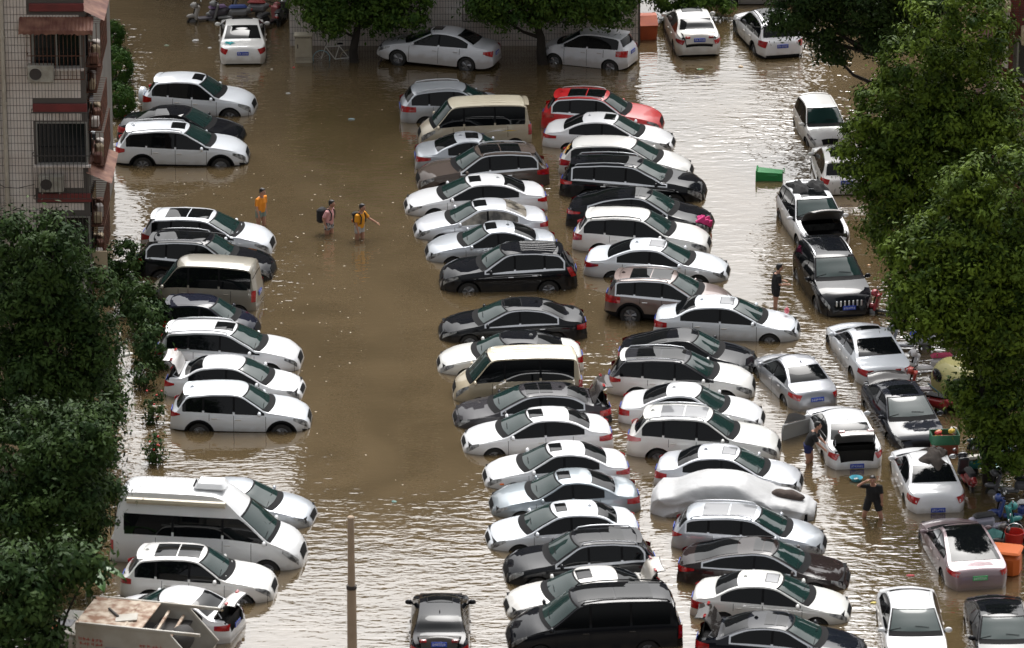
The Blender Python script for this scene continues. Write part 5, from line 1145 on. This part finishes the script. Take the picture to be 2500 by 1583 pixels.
person('wading man in plain orange T-shirt and grey green shorts, leftmost of three', 637, 551, R(-35), ORG, GRN, .38, .05, arms=(((-.02, .04, -.28), (.03, .02, -.52)), ((.0, -.04, -.28), (.06, -.02, -.53))), head=(.03, -.01), h=1.74)
pA = person('wading man in pale pink T-shirt with black backpack and patterned shorts', 803, 570, R(-22), PNK, PAT, .53, .07, arms=(((-.08, .05, -.27), (-.02, .05, -.5)), ((-.12, -.06, -.25), (-.04, -.04, -.48))), head=(.03, .02))
backpack(pA, BAGB, 1.15, None, 'bulging black backpack on the man in pink')
pB = person('wading man in amber T-shirt reaching forward with one hand', 878, 583, R(-30), YEL, WHS, .47, .07, arms=(((.12, .14, -.24), (.34, .22, -.38)), ((-.02, -.05, -.28), (.06, -.05, -.52))), head=(.03, .02))
backpack(pB, BAGB, .72, BAGO, 'small black and orange bag on the back of the man in amber')
person('standing man in black T-shirt and black shorts holding a pink bag beside the black SUV', 1893, 752, R(15), BLK, BLK, .22, .08, arms=(((.04, .04, -.27), (.26, -.02, -.30)), ((.02, -.04, -.27), (.28, .03, -.31))), legs=(((.03, 0, -.42), (.0, 0, -.84)), ((-.02, 0, -.42), (-.04, 0, -.84))), head=(.03, 0), hem=.5, h=1.74)
pc = at(1921, 752, .72); cu = empty('plastic_bag', (pc.x, pc.y, .62), 0, 'pink plastic bag hanging from the standing man in black', 'bag')
MB().ell((0, 0, 0), (.085, .07, .11), 10, 8).build('bag', mat('pink_plastic', (.7, .16, .2), .4), cu); MB().tube([(-.03, 0, .09), (0, 0, .2), (.03, 0, .09)], .006, 5).build('handle', PINK, cu)
person('man in black T-shirt and dark blue shorts bending into the open car door', 1972, 1128, R(-10), BLK, BLS, .36, .38, arms=(((.10, .06, -.25), (.26, .03, -.40)), ((.12, -.04, -.25), (.30, -.03, -.42))), legs=(((.10, 0, -.41), (.0, 0, -.83)), ((.02, 0, -.42), (-.08, 0, -.83))), head=(.04, 0))
person('man in black with one arm raised over his head, wading at lower right', 2130, 1262, R(-95), BLK, BLK, .34, .16, arms=(((.05, .05, -.27), (.02, .06, -.52)), ((.14, -.22, .06), (.12, -.02, .20))), legs=(((.10, .12, -.40), (.04, .20, -.80)), ((.06, -.12, -.41), (-.06, -.18, -.82))), head=(.05, -.02), hem=.75)

# ================================================================ street furniture and small things
def cabinet():
    p = at(742, 150); c = empty('utility_cabinet', (p.x, p.y, 0), 0, 'cream metal utility cabinet beside the bicycle', 'cabinet'); m = mat('cream_cabinet', (.44, .40, .31), .5, noise=(3, .5, (.33, .29, .22)))
    MB().box((0, 0, .28), (.66, .42, 1.5), bev=.015).build('casing', m, c, False); MB().box((0, 0, 1.06), (.72, .48, .07), bev=.02).build('top', m, c, False)
    MB().box((-.0, -.218, .62), (.58, .015, .72), bev=.005).build('door', m, c, False); MB().box((-.22, -.232, .66), (.035, .02, .16), bev=.005).build('lock', BARM, c, False)
    for z in (.20, .12): MB().box((0, -.214, z), (.62, .01, .012)).build('seam', BARM, c, False)
    for i in range(12): MB().box((-.30 + .055 * i, -.215, .99), (.02, .012, .06)).build('louvre', BARM, c, False)
cabinet()
def bicycle(label, p, rz, fm, tilt=.1):
    b = empty('bicycle', p, rz, label, 'bicycle'); b.rotation_euler = (tilt, 0, rz)
    for x, m in ((-.52, mat('blue_tyre', (.22, .38, .45), .7)), (.52, mat('tan_tyre', (.30, .26, .18), .7))):
        w = MB().tube(arc((x, 0, .33), .32, 0, 2 * math.pi * 35 / 36, 36), .018, 6, closed=True).build('wheel', m, b)
        sp = MB()
        for i in range(12):
            t = math.pi * 2 * i / 12; sp.tube([(x, 0, .33), (x + .31 * math.cos(t), 0, .33 + .31 * math.sin(t))], .003, 3)
        tag(sp.build('spokes', CHROME, w, False), kind='stuff')
    fr = MB(); A, Bq, C_, D, E = (-.52, 0, .33), (-.36, 0, .80), (.0, 0, .28), (.16, 0, .82), (.52, 0, .33)
    for a, c in ((Bq, D), (Bq, C_), (C_, D), (C_, E), (D, E)): fr.tube([a, c], .017, 6)
    fr.build('frame', fm, b); MB().tube([A, Bq, (-.33, 0, .93)], .016, 6).build('fork', fm, b)
    MB().tube([(-.38, -.27, .97), (-.33, -.1, .95), (-.33, .1, .95), (-.38, .27, .97)], .014, 6).build('handlebar', TRIM, b); MB().box((.19, 0, .92), (.25, .12, .06), bev=.03, taper=.7).build('saddle', TRIM, b)
    MB().tube([(.16, 0, .82), (.19, 0, .90)], .014, 6).build('seat_post', CHROME, b)
p = at(818, 148); bicycle('white framed bicycle with a pale blue front tyre leaning by the far wall', (p.x, p.y, -.22), R(4), mat('white_frame', (.55, .55, .52), .4))
def bin_orange():
    p = at(1581, 92); c = empty('litter_bin', (p.x, p.y, 0), R(6), 'orange wheeled bin between the far wall and the pearl white sedan', 'bin'); m = mat('orange_plastic', (.55, .11, .03), .5, noise=(3, .4, (.42, .08, .03)))
    V = [(-.30, -.28, -.4), (.30, -.28, -.4), (.30, .28, -.4), (-.30, .28, -.4), (-.34, -.36, .58), (.34, -.36, .58), (.34, .36, .58), (-.34, .36, .58)]
    mesh('tub', V, [(3, 2, 1, 0), (0, 1, 5, 4), (1, 2, 6, 5), (2, 3, 7, 6), (3, 0, 4, 7), (4, 5, 6, 7)], m, c, False)
    L_ = [(-.36, -.39, .59), (.36, -.39, .59), (.36, .02, .88), (-.36, .02, .88), (-.36, .38, .88), (.36, .38, .88), (-.36, -.39, .56), (.36, -.39, .56), (.36, .38, .56), (-.36, .38, .56)]
    mesh('lid', L_, [(0, 1, 2, 3), (3, 2, 5, 4), (6, 7, 1, 0), (7, 8, 5, 2, 1), (8, 9, 4, 5), (9, 6, 0, 3, 4), (9, 8, 7, 6)], m, c, False); MB().tube([(-.3, .4, .82), (.3, .4, .82)], .02, 6).build('handle', m, c)
bin_orange()
def bin_green():
    p = at(1880, 437); c = empty('wheelie_bin', (p.x, p.y, 0), R(-6), 'green wheelie bin floating on its side in open water', 'bin'); m = mat('green_plastic', (.015, .24, .06), .4)
    s_ = MB(); a = [(-.5, -.29, -.2), (-.5, .29, -.2), (-.5, .29, .34), (-.5, -.29, .34)]; b = [(.45, -.22, -.16), (.45, .22, -.16), (.45, .22, .28), (.45, -.22, .28)]
    ai = [(-.5, -.26, -.17), (-.5, .26, -.17), (-.5, .26, .31), (-.5, -.26, .31)]; bi = [(.40, -.19, -.13), (.40, .19, -.13), (.40, .19, .25), (.40, -.19, .25)]
    F = [(7, 6, 5, 4)] + [(i, (i + 1) % 4, 4 + (i + 1) % 4, 4 + i) for i in range(4)] + [(8 + (i + 1) % 4, 8 + i, 12 + i, 12 + (i + 1) % 4) for i in range(4)] + [(12, 13, 14, 15)] + [((i + 1) % 4, i, 8 + i, 8 + (i + 1) % 4) for i in range(4)]
    mesh('tub', a + b + ai + bi, F, m, c, False); MB().tube([(-.47, -.32, .36), (-.47, .32, .36)], .03, 8).build('rim', m, c); MB().tube([(-.47, -.32, .36), (-.47, -.32, -.2)], .03, 8).build('rim', m, c)
    MB().box((.02, -.24, .20), (.55, .06, .10), bev=.03).build('moulded_panel', m, c); MB().tube([(.44, -.2, .33), (.50, -.2, .33), (.50, .2, .33), (.44, .2, .33)], .018, 6).build('handle', m, c)
bin_green()
p = at(862, 1760); CONC = mat('weathered_concrete', (.46, .36, .27), .85, noise=(2.5, .5, (.34, .26, .19)))
lp = empty('concrete_pole', (p.x, p.y, 0), 0, 'bare concrete pole rising from the bottom edge in the lane', 'pole')
zt = atY(860, 1263, p.y).z; MB().tube([(0, 0, -.5), (0, 0, zt * .66)], [.150, .125], 12).build('shaft', CONC, lp); MB().tube([(0, 0, zt * .66), (0, 0, zt)], [.105, .088], 12).build('upper_shaft', CONC, lp)
MB().lathe([(.10, -.05), (.145, -.05), (.145, .05), (.10, .05)], 12, 'Z', (0, 0, zt * .66)).build('collar', BARM, lp); MB().lathe([(.001, .03), (.06, .03), (.095, 0), (.095, -.06)], 12, 'Z', (0, 0, zt)).build('cap', CONC, lp)
p = at(262, 950); st = empty('street_lamp', (p.x, p.y, 0), 0, 'white street lamp head on a thin arm beside the left tree', 'lamp'); z = 2.0
hp_ = atY(303, 868, p.y); MB().tube([(0, 0, -.5), (0, 0, hp_.z + .05), (hp_.x - p.x - .25, 0, hp_.z + .02)], .035, 7).build('post', BARM, st); MB().ell((hp_.x - p.x, 0, hp_.z), (.30, .11, .07), 14, 8, 0, -.25).build('lamp_head', mat('lamp_cover', (.55, .54, .50), .4), st)
p = at(2090, 1173); bs = empty('basin', (p.x, p.y, 0), 0, 'light blue plastic basin floating behind the white sedan with open boot', 'basin')
MB().lathe([(.001, -.02), (.12, -.02), (.19, .09), (.205, .10), (.19, .075), (.12, .0), (.001, .0)], 22).build('bowl', mat('sky_blue_plastic', (.10, .45, .58), .4), bs); MB().box((.0, .02, .04), (.14, .08, .04), bev=.015, rz=.6).build('cloth', TILE, bs)

# ---- the open front door of the white sedan with open boot
_r, _S = CAR['f8']; x0, x1 = _S.B[0], min(_S.axf - _S.Ra - .06, _S.fw[1] - .02)
hx_ = x1 - _S.L / 2; hy_ = float(_S.plan(x1)) * .97
def door(u, v): return _S.side_pt(x0 + (x1 - x0) * u, _S.sill + .04 + (_S.zb(x0 + (x1 - x0) * u) - _S.sill - .04) * v, 1, .004) - np.array([hx_, hy_, 0])
do = grid_piece('front_door', door, np.linspace(0, 1, 8), np.linspace(0, 1, 8), PM('white'), _r); do.location = (hx_, hy_, 0); do.rotation_euler = (0, 0, -R(58))
def door_i(u, v): return door(u, v) - np.array([0, .07, 0])
grid_piece('door_lining', door_i, np.linspace(0, 1, 8), np.linspace(0, 1, 8), mat('grey_door_card', (.34, .34, .33), .7), do, True)
def dwin(u, v): return _S.side_pt(x0 + .03 + (x1 - x0 - .25) * u, _S.zb(x0 + (x1 - x0) * u) + .03 + (_S.ze(x0 + (x1 - x0 - .2) * u) - .08 - _S.zb(x0 + (x1 - x0) * u)) * v, 1, .0) - np.array([hx_, hy_, 0])
grid_piece('door_window', dwin, np.linspace(0, 1, 8), np.linspace(0, 1, 5), GLASS_R, do)

# ---- garbage truck
def truck():
    a = at(345, 1697); t = empty('garbage_truck', (a.x, a.y, -.35), R(166), 'small white garbage truck with rusty hopper and red lettering in the bottom left', 'truck')
    W_ = mat('truck_white', (.56, .55, .51), .5, noise=(1.6, .5, (.40, .36, .30))); T_ = mat('rusty_truck_top', (.50, .42, .33), .7, noise=(3.2, .22, (.20, .10, .055))); BL = mat('truck_blue', (.012, .06, .26), .5); RD = mat('red_lettering', (.50, .07, .05), .6)
    H0, H1 = .9, 2.75; x0, x1, x2_ = -1.05, 1.55, -1.95
    V = []; 
    for y in (-.95, .95): V += [(x1, y, H0), (x1, y, H1), (x0 - .05, y, H1), (x2_, y, 1.75), (x2_ + .35, y, H0)]
    mesh('hopper_body', V, [(0, 1, 2, 3, 4), (9, 8, 7, 6, 5), (0, 5, 6, 1), (4, 9, 5, 0), (3, 8, 9, 4)], W_, t, False)
    MB().box(((x0 + x1) / 2 + .35, 0, H1 + .02), (1.9, 1.86, .05), bev=.01).build('top_plate', T_, t, False); MB().box((-.80, 0, H1 - .42), (.9, 1.84, .04)).build('hopper_floor', mat('dark_hopper', (.03, .027, .025), .8), t, False)
    for y in (-.93, .93): MB().box((-.30, y, H1 + .02), (3.5, .07, .09), bev=.01).build('top_rail', W_, t, False); 
    for y in (-.93, .93): MB().box((-1.52, y, 2.28), (1.35, .06, .09), ry=-.83, bev=.01).build('tail_rail', W_, t, False)
    for i in range(4): MB().box((.20 - .42 * i, 0, H1 + .03 - .1 * i), (.08, 1.80, .07), rz=.06, bev=.01).build('cross_bar', T_, t, False)
    MB().tube([(.9, -.1, H1 + .08), (.5, .35, H1 + .08)], .04, 6).build('ram', BARM, t); MB().box((.25, .35, H1 + .07), (.6, .45, .03), rz=.25, ry=.08).build('hatch', W_, t, False)
    MB().ell((-1.25, .1, 2.25), (.35, .55, .35), 14, 8).build('hopper_mouth', mat('dark_hopper', (.03, .027, .025), .8), t)
    for sg in (1, -1):
        MB().box((-.0, sg * .957, 1.05), (3.05, .02, .32)).build('blue_stripe', BL, t, False); MB().box((.28, sg * .958, 1.85), (.82, .02, .62), bev=.008).build('side_hatch', mat('grey_hatch', (.33, .33, .34), .5), t, False)
        MB().box((.0, sg * .97, 1.75), (.07, .03, .10)).build('latch', BARM, t, False)
        for bx, rows in ((1.12, (2.32, 2.18, 2.0, 1.86)), (-.62, (2.28, 2.12, 1.88))):
            for z in rows:
                w = MB(); g = random.Random(z * 10 + bx)
                for k in range(6):
                    x = bx + .30 - .12 * k
                    for q in range(4): w.box((x + g.uniform(-.035, .035), sg * .955, z + g.uniform(-.035, .035)), (.07 if q % 2 else .012, .006, .012 if q % 2 else .08))
                tag(w.build('lettering', RD, t, False), kind='stuff')
    MB().box((2.05, 0, 1.55), (.95, 1.75, 1.5), bev=.10, taper=.94).build('cab', W_, t); MB().box((2.0, 0, 2.33), (.85, 1.6, .10), bev=.04).build('cab_roof', W_, t); MB().box((2.10, .18, 2.40), (.45, .45, .035), bev=.01).build('roof_hatch', mat('grey_hatch', (.33, .33, .34), .5), t, False)
    MB().lathe([(.11, 0), (.11, .12), (.07, .17), (.001, .18)], 14, 'Z', (2.25, .55, 2.38)).build('beacon', ORANGE, t); MB().box((2.54, 0, 1.75), (.03, 1.5, .6), bev=.01, ry=-.1).build('windscreen', GLASS_F, t, False)
    for sg in (1, -1): MB().box((2.1, sg * .865, 1.75), (.6, .02, .5), bev=.008).build('side_window', GLASS, t, False)
    for sg in (1, -1):
        for x in (-.6, 2.0): w = inst('wheel', ('tyre', .36), lambda: tyre_mesh(.36), None, t, (x, sg * .8, .36)); inst('rim', ('rim', .36, 5), lambda: rim_mesh(.36, 5), None, w)
truck()

# ---- three wheeler
def trike():
    a = at(2330, 985); t = empty('three_wheeler', (a.x, a.y, -.3), R(-70), 'rounded cream yellow three wheeled cabin car under the right tree', 'vehicle'); m = mat('cream_yellow', (.33, .30, .11), .5, coat=.3)
    b = MB().ell((0, 0, .95), (1.05, .64, .85), 22, 14); b.V = [(max(-.95, min(.95, v[0] * 1.06)), max(-.60, min(.60, v[1] * 1.08)), max(.35, min(1.72, v[2]))) for v in b.V]
    remeshed(b, 'cabin', m, t, .035, 6)
    for c, d in (((.70, 0, 1.25), (.34, .50, .26)), ((-.1, .575, 1.28), (.36, .06, .22)), ((-.1, -.575, 1.28), (.36, .06, .22)), ((.52, -.42, 1.22), (.17, .14, .20))): MB().ell(c, d, 16, 8).build('window', GLASS, t)
    for sg in (1, -1): MB().box((0, sg * .60, .78), (1.5, .03, .05), bev=.01).build('side_stripe', mat('teal_stripe', (.02, .10, .13), .5), t); MB().ell((.98, sg * .3, .72), (.05, .08, .08), 10, 6).build('headlamp', LAMP, t)
    for x, y in ((.75, 0), (-.65, .5), (-.65, -.5)): inst('wheel', ('tyre', .25), lambda: tyre_mesh(.25), None, t, (x, y, .25))
trike()

# ---- scooters
def scooter(label, u, v, rz, col, seat=(.012, .012, .012), shield=None, box=None, group='scooters parked under the trees', sink=.22):
    p = at(u, v); t = empty('scooter', (p.x, p.y, -sink), R(rz), label, 'scooter', group); t.rotation_euler = (R(random.Random(u).uniform(-8, 8)), 0, R(rz))
    cm = mat('scooter_%d_%d_%d' % tuple(int(c * 100) for c in col), col, .35, coat=.6); sm = mat('seat_%d_%d_%d' % tuple(int(c * 100) for c in seat), seat, .6); hm = cm if not shield else mat('shield_%d_%d_%d' % tuple(int(c * 100) for c in shield), shield, .35, coat=.6)
    for x in (-.58, .60):
        w = inst('wheel', ('scooter_tyre',), lambda: asmesh(MB().lathe([(.13, -.04), (.20, -.05), (.23, 0), (.20, .05), (.13, .04)], 20, 'Y'), 'wheel', RUBBER), None, t, (x, 0, .23)); inst('rim', ('scooter_rim',), lambda: asmesh(MB().lathe([(.001, -.03), (.13, -.035), (.13, .035), (.001, .03)], 16, 'Y'), 'rim', RIM), None, w)
    remeshed(MB().box((-.45, 0, .52), (.75, .28, .34), bev=.10).ell((-.75, 0, .62), (.22, .13, .12), 10, 6).box((.08, 0, .34), (.6, .26, .10), bev=.03), 'rear_body', cm, t, .022)
    remeshed(MB().box((.42, 0, .62), (.10, .36, .62), bev=.04, ry=-.25).ell((.52, 0, .92), (.14, .17, .13), 10, 6).ell((.60, 0, .48), (.26, .10, .09), 10, 6), 'front_shield', hm, t, .022)
    MB().box((-.42, 0, .76), (.72, .27, .12), bev=.05, taper=.9).build('seat', sm, t); MB().tube([(.62, 0, .23), (.46, 0, .95)], .025, 6).build('fork', TRIM, t)
    MB().tube([(.34, -.33, 1.04), (.44, -.1, 1.0), (.44, .1, 1.0), (.34, .33, 1.04)], .017, 6).build('handlebar', TRIM, t); MB().ell((.64, 0, .92), (.05, .09, .07), 10, 6).build('headlamp', LAMP, t); MB().ell((-.95, 0, .62), (.04, .09, .05), 8, 6).build('tail_lamp', TAIL, t)
    for sg in (1, -1): MB().tube([(.40, sg * .2, 1.0), (.36, sg * .30, 1.18)], .006, 4).build('mirror_stalk', TRIM, t); MB().ell((.35, sg * .31, 1.21), (.02, .065, .045), 8, 5).build('mirror', CHROME, t)
    if box: MB().box((-.86, 0, .98), (.38, .40, .34), bev=.05).build('rear_box', mat('box_%d_%d_%d' % tuple(int(c * 100) for c in box), box, .5), t)
B0 = (.012, .012, .014)
for a in (('dark scooter with red front mostly behind the black SUV', 2170, 770, 160, B0, B0, (.30, .02, .03)), ('scooter with bright blue seat cover beside the long white sedan', 2215, 850, 175, (.35, .36, .40), (.01, .04, .55)),
          ('white and red scooter with crimson seat under the tree', 2265, 905, 190, (.62, .60, .60), (.30, .015, .06)), ('white scooter with red stripe beside the cream yellow three wheeler', 2262, 960, 170, (.6, .55, .58), B0, (.5, .06, .04)),
          ('red and black scooter just left of the cream yellow three wheeler', 2255, 1000, 150, (.42, .03, .03)), ('dark green scooter with grey seat deep under the right tree', 2425, 1095, 185, (.02, .05, .04), (.20, .20, .20)),
          ('black scooter with chrome mirrors at the right edge', 2462, 1128, 170, B0, B0, (.10, .08, .07)), ('teal scooter with white seat below the right tree', 2415, 1150, 15, (.02, .20, .19), (.55, .52, .46)),
          ('red framed scooter beside the white sedan with rags', 2360, 1180, 100, (.30, .02, .02), B0, (.06, .06, .07)), ('grey scooter with tan box at the right edge', 2470, 1205, 175, (.10, .10, .11), B0, None, (.36, .27, .18)),
          ('blue and white scooter at the right edge above the orange box', 2478, 1268, 185, (.02, .05, .22), (.55, .55, .55)), ('pale lilac scooter with teal mirror near the grey pink sedan', 2432, 1292, 20, (.34, .32, .40), B0, (.02, .26, .25)),
          ('dark brown scooter with blue seat near the right edge', 2490, 1345, 170, (.06, .045, .04), (.03, .05, .30))): scooter(*a)
tg = 'scooters parked at the far top left'
for a in (('scooter under a purple rain cape at the far top left', 505, 50, 200, (.10, .09, .11), (.16, .10, .20), (.28, .26, .24)), ('grey scooter with blue tarp behind the white sedan', 555, 48, 185, (.22, .22, .22), (.03, .06, .22), None), ('grey scooter with red seat cape behind the right shoulder of the white sedan', 600, 38, 175, (.16, .16, .17), (.32, .04, .04)),
          ('dark scooter with red tail lamp right of the white sedan', 655, 62, 60, B0, B0, (.30, .06, .06)), ('black scooter in shadow beside the far wall corner', 690, 50, 80, B0, B0, (.05, .05, .05))): scooter(*a, group=tg) if len(a) == 7 else scooter(*a, group=tg)
# ---- crates, tarp and boxes on the right
def crate(label, u, v, d, m, z=0.0, rz=0.0, lid=None, cat='crate', name='crate', fill=None):
    p = at(u, v); t = empty(name, (p.x, p.y, z), R(rz), label, cat); L_, W_, H_ = d; w = MB()
    for c, dd in (((0, -W_ / 2, H_ / 2), (L_, .03, H_)), ((0, W_ / 2, H_ / 2), (L_, .03, H_)), ((-L_ / 2, 0, H_ / 2), (.03, W_ - .031, H_)), ((L_ / 2, 0, H_ / 2), (.03, W_ - .031, H_)), ((0, 0, .02), (L_ - .031, W_ - .031, .03))): w.box(c, dd)
    w.build('tub', m, t, False); MB().tube([(-L_ / 2, -W_ / 2, H_), (L_ / 2, -W_ / 2, H_), (L_ / 2, W_ / 2, H_), (-L_ / 2, W_ / 2, H_)], .022, 6, closed=True).build('rim', m, t)
    if lid: MB().box((0, 0, H_ + .05), (L_ + .04, W_ + .04, .07), bev=.03).build('lid', lid, t)
    return t
ORC = mat('orange_box', (.62, .13, .02), .5); GRC = mat('green_crate', (.025, .13, .065), .5); TEAL = mat('teal_tarp', (.012, .13, .12), .6, bump=(5, .4)); RDB = mat('red_bucket', (.50, .03, .02), .45)
b = MB().box((0, 0, .32), (.95, .75, .80), bev=.16); p = at(2452, 1395); o = empty('delivery_box', (p.x, p.y, -.05), R(-15), 'big rounded orange box beside the grey pink sedan', 'box'); b.build('tub', ORC, o); MB().box((0, 0, .74), (1.0, .8, .12), bev=.05).build('lid', ORC, o)
p = at(2475, 1345); o = empty('bucket', (p.x, p.y, .0), 0, 'red bucket behind the orange box', 'bucket'); MB().lathe([(.001, .4), (.26, .4), (.28, .62), (.30, .62), (.27, .36), (.22, -.2), (.001, -.2)], 20).build('tub', RDB, o); MB().tube(arc((0, 0, .6), .28, 0, math.pi, 12), .01, 5).build('handle', CHROME, o)
G = [[(-1.2 + 2.4 * i / 14, -.5 + 1.0 * j / 8, .35 + .12 * math.sin(i * .9) * math.cos(j * 1.1) - .35 * (abs(j - 4) / 4) ** 2 - .2 * (abs(i - 7) / 7) ** 3) for j in range(9)] for i in range(15)]
p = at(2400, 1330); o = MB().sheet(G).build('tarpaulin', TEAL); o.location = (p.x, p.y, .05); tag(o, 'dark teal tarpaulin over scooters above the grey pink sedan', 'tarpaulin')
c = crate('green crate heaped with red and yellow goods between charcoal and white sedans', 2305, 1105, (.85, .55, .3), GRC, .35, 5); g = random.Random(4)
MB().box((0, 0, -.2), (.8, .5, .7), bev=.03).build('pedestal', mat('rust_red_box', (.26, .06, .035), .6), c)
for k, cc in enumerate(((.6, .04, .03), (.7, .5, .05), (.65, .65, .6), (.6, .2, .03), (.5, .03, .03), (.7, .7, .7), (.65, .45, .05))):
    q = empty('parcel', (at(2305, 1105).x + g.uniform(-.33, .33), at(2305, 1105).y + g.uniform(-.18, .18), .58 + .03 * k), g.uniform(0, 3), ('red', 'yellow', 'off white', 'orange', 'dark red', 'bright white', 'mustard')[k] + ' parcel heaped in the green crate', 'parcel', 'goods in the green crate')
    MB().box((0, 0, 0), (.2, .15, .13), bev=.03).build('wrapper', mat('parcel_%d' % k, cc, .6), q); MB().box((0, 0, .067), (.2, .03, .006)).build('tape', CREAM, q)
# ---- pale flakes: scum, leaf bits and water glints painted as specks
g = np.random.default_rng(21); V = []; F = []
for cx_, cy_, sx_, sy_, k in ((-6.6, 2.0, 1.0, 7.0, 60), (-9.5, 13.0, 2.5, 2.0, 40), (-4.5, 9.0, 3.0, 3.5, 30), (-5.0, 20.0, 3.5, 4.0, 25), (8.5, 25.0, 3.0, 3.0, 40), (3.3, -2.0, .8, 16.0, 70), (9.5, -9.0, 1.5, 8.0, 45), (-4.0, -12.0, 3.0, 6.0, 16)):
    for x, y in zip(g.normal(cx_, sx_, k), g.normal(cy_, sy_, k)):
        a = g.uniform(0, 6.3); r_ = g.uniform(.012, .036); i = len(V); V += [(x + r_ * math.cos(a + q) * (1.5 if q % 3 < 1 else .8), y + r_ * math.sin(a + q), .006 + .006 * (q == 0)) for q in (0, 1.2, 2.5, 3.7, 5.0)]; F.append(tuple(range(i, i + 5)))
tag(mesh('scum_and_glints', V, F, mat('foam_leaf_and_glint_bits', (.72, .70, .66), .7, noise=(.9, .25, (.45, .40, .32))), None, False), 'pale flakes of foam, leaf bits and painted glints on the brown water', 'scum', kind='stuff')
# ---- floating litter
def litter(label, u, v, d, col, cat='litter', rz=0.0):
    p = at(u, v); m = mat('litter_%d_%d_%d' % tuple(int(c * 100) for c in col), col, .5); e = MB().ell((0, 0, 0), d, 10, 6); g = random.Random(u)
    e.V = [(v_[0] * g.uniform(.75, 1.2), v_[1] * g.uniform(.75, 1.2), v_[2] * g.uniform(.6, 1.3)) for v_ in e.V]
    o = e.build('litter', m); o.location = (p.x, p.y, .01); o.rotation_euler = (0, 0, rz); tag(o, label, cat, 'floating litter')
for a in (('white plastic bag floating left of the sedan at top left', 478, 100, (.14, .09, .05), (.6, .6, .6)), ('small white scrap floating below the white bag at top left', 512, 118, (.08, .06, .03), (.55, .55, .55)), ('pale green scrap floating nearest the clipped shrubs', 407, 112, (.10, .05, .03), (.25, .33, .25)),
          ('grey blue plastic piece floating in the middle lane', 858, 292, (.15, .06, .04), (.25, .36, .40)), ('white scrap floating in the lane left of the utility cabinet wall', 703, 229, (.10, .05, .03), (.55, .56, .58)), ('green leaf sheet floating behind the pearl white sedan', 1709, 170, (.14, .05, .02), (.05, .22, .08)),
          ('pale orange scrap floating behind the far white SUV', 1808, 164, (.10, .08, .05), (.60, .45, .28)), ('red scrap floating near the far wall right of the utility cabinet', 717, 166, (.05, .04, .03), (.5, .03, .03)), ('white scrap at the right corner of the sedan at top left', 663, 170, (.05, .04, .03), (.55, .53, .5)),
          ('teal scrap floating in the lower lane', 962, 1226, (.08, .06, .03), (.20, .38, .36)), ('red scrap floating left of the grey pink sedan', 2223, 1406, (.12, .05, .03), (.5, .05, .06)), ('yellow scrap floating beside the white sedan at lower right', 2133, 1473, (.09, .06, .03), (.55, .45, .08)), ('white plastic tray lying in the climbers', 345, 690, (.18, .05, .04), (.6, .6, .58)), ('orange scrap floating beside the black SUV on the right', 2122, 649, (.08, .05, .03), (.55, .3, .12))): litter(*a)
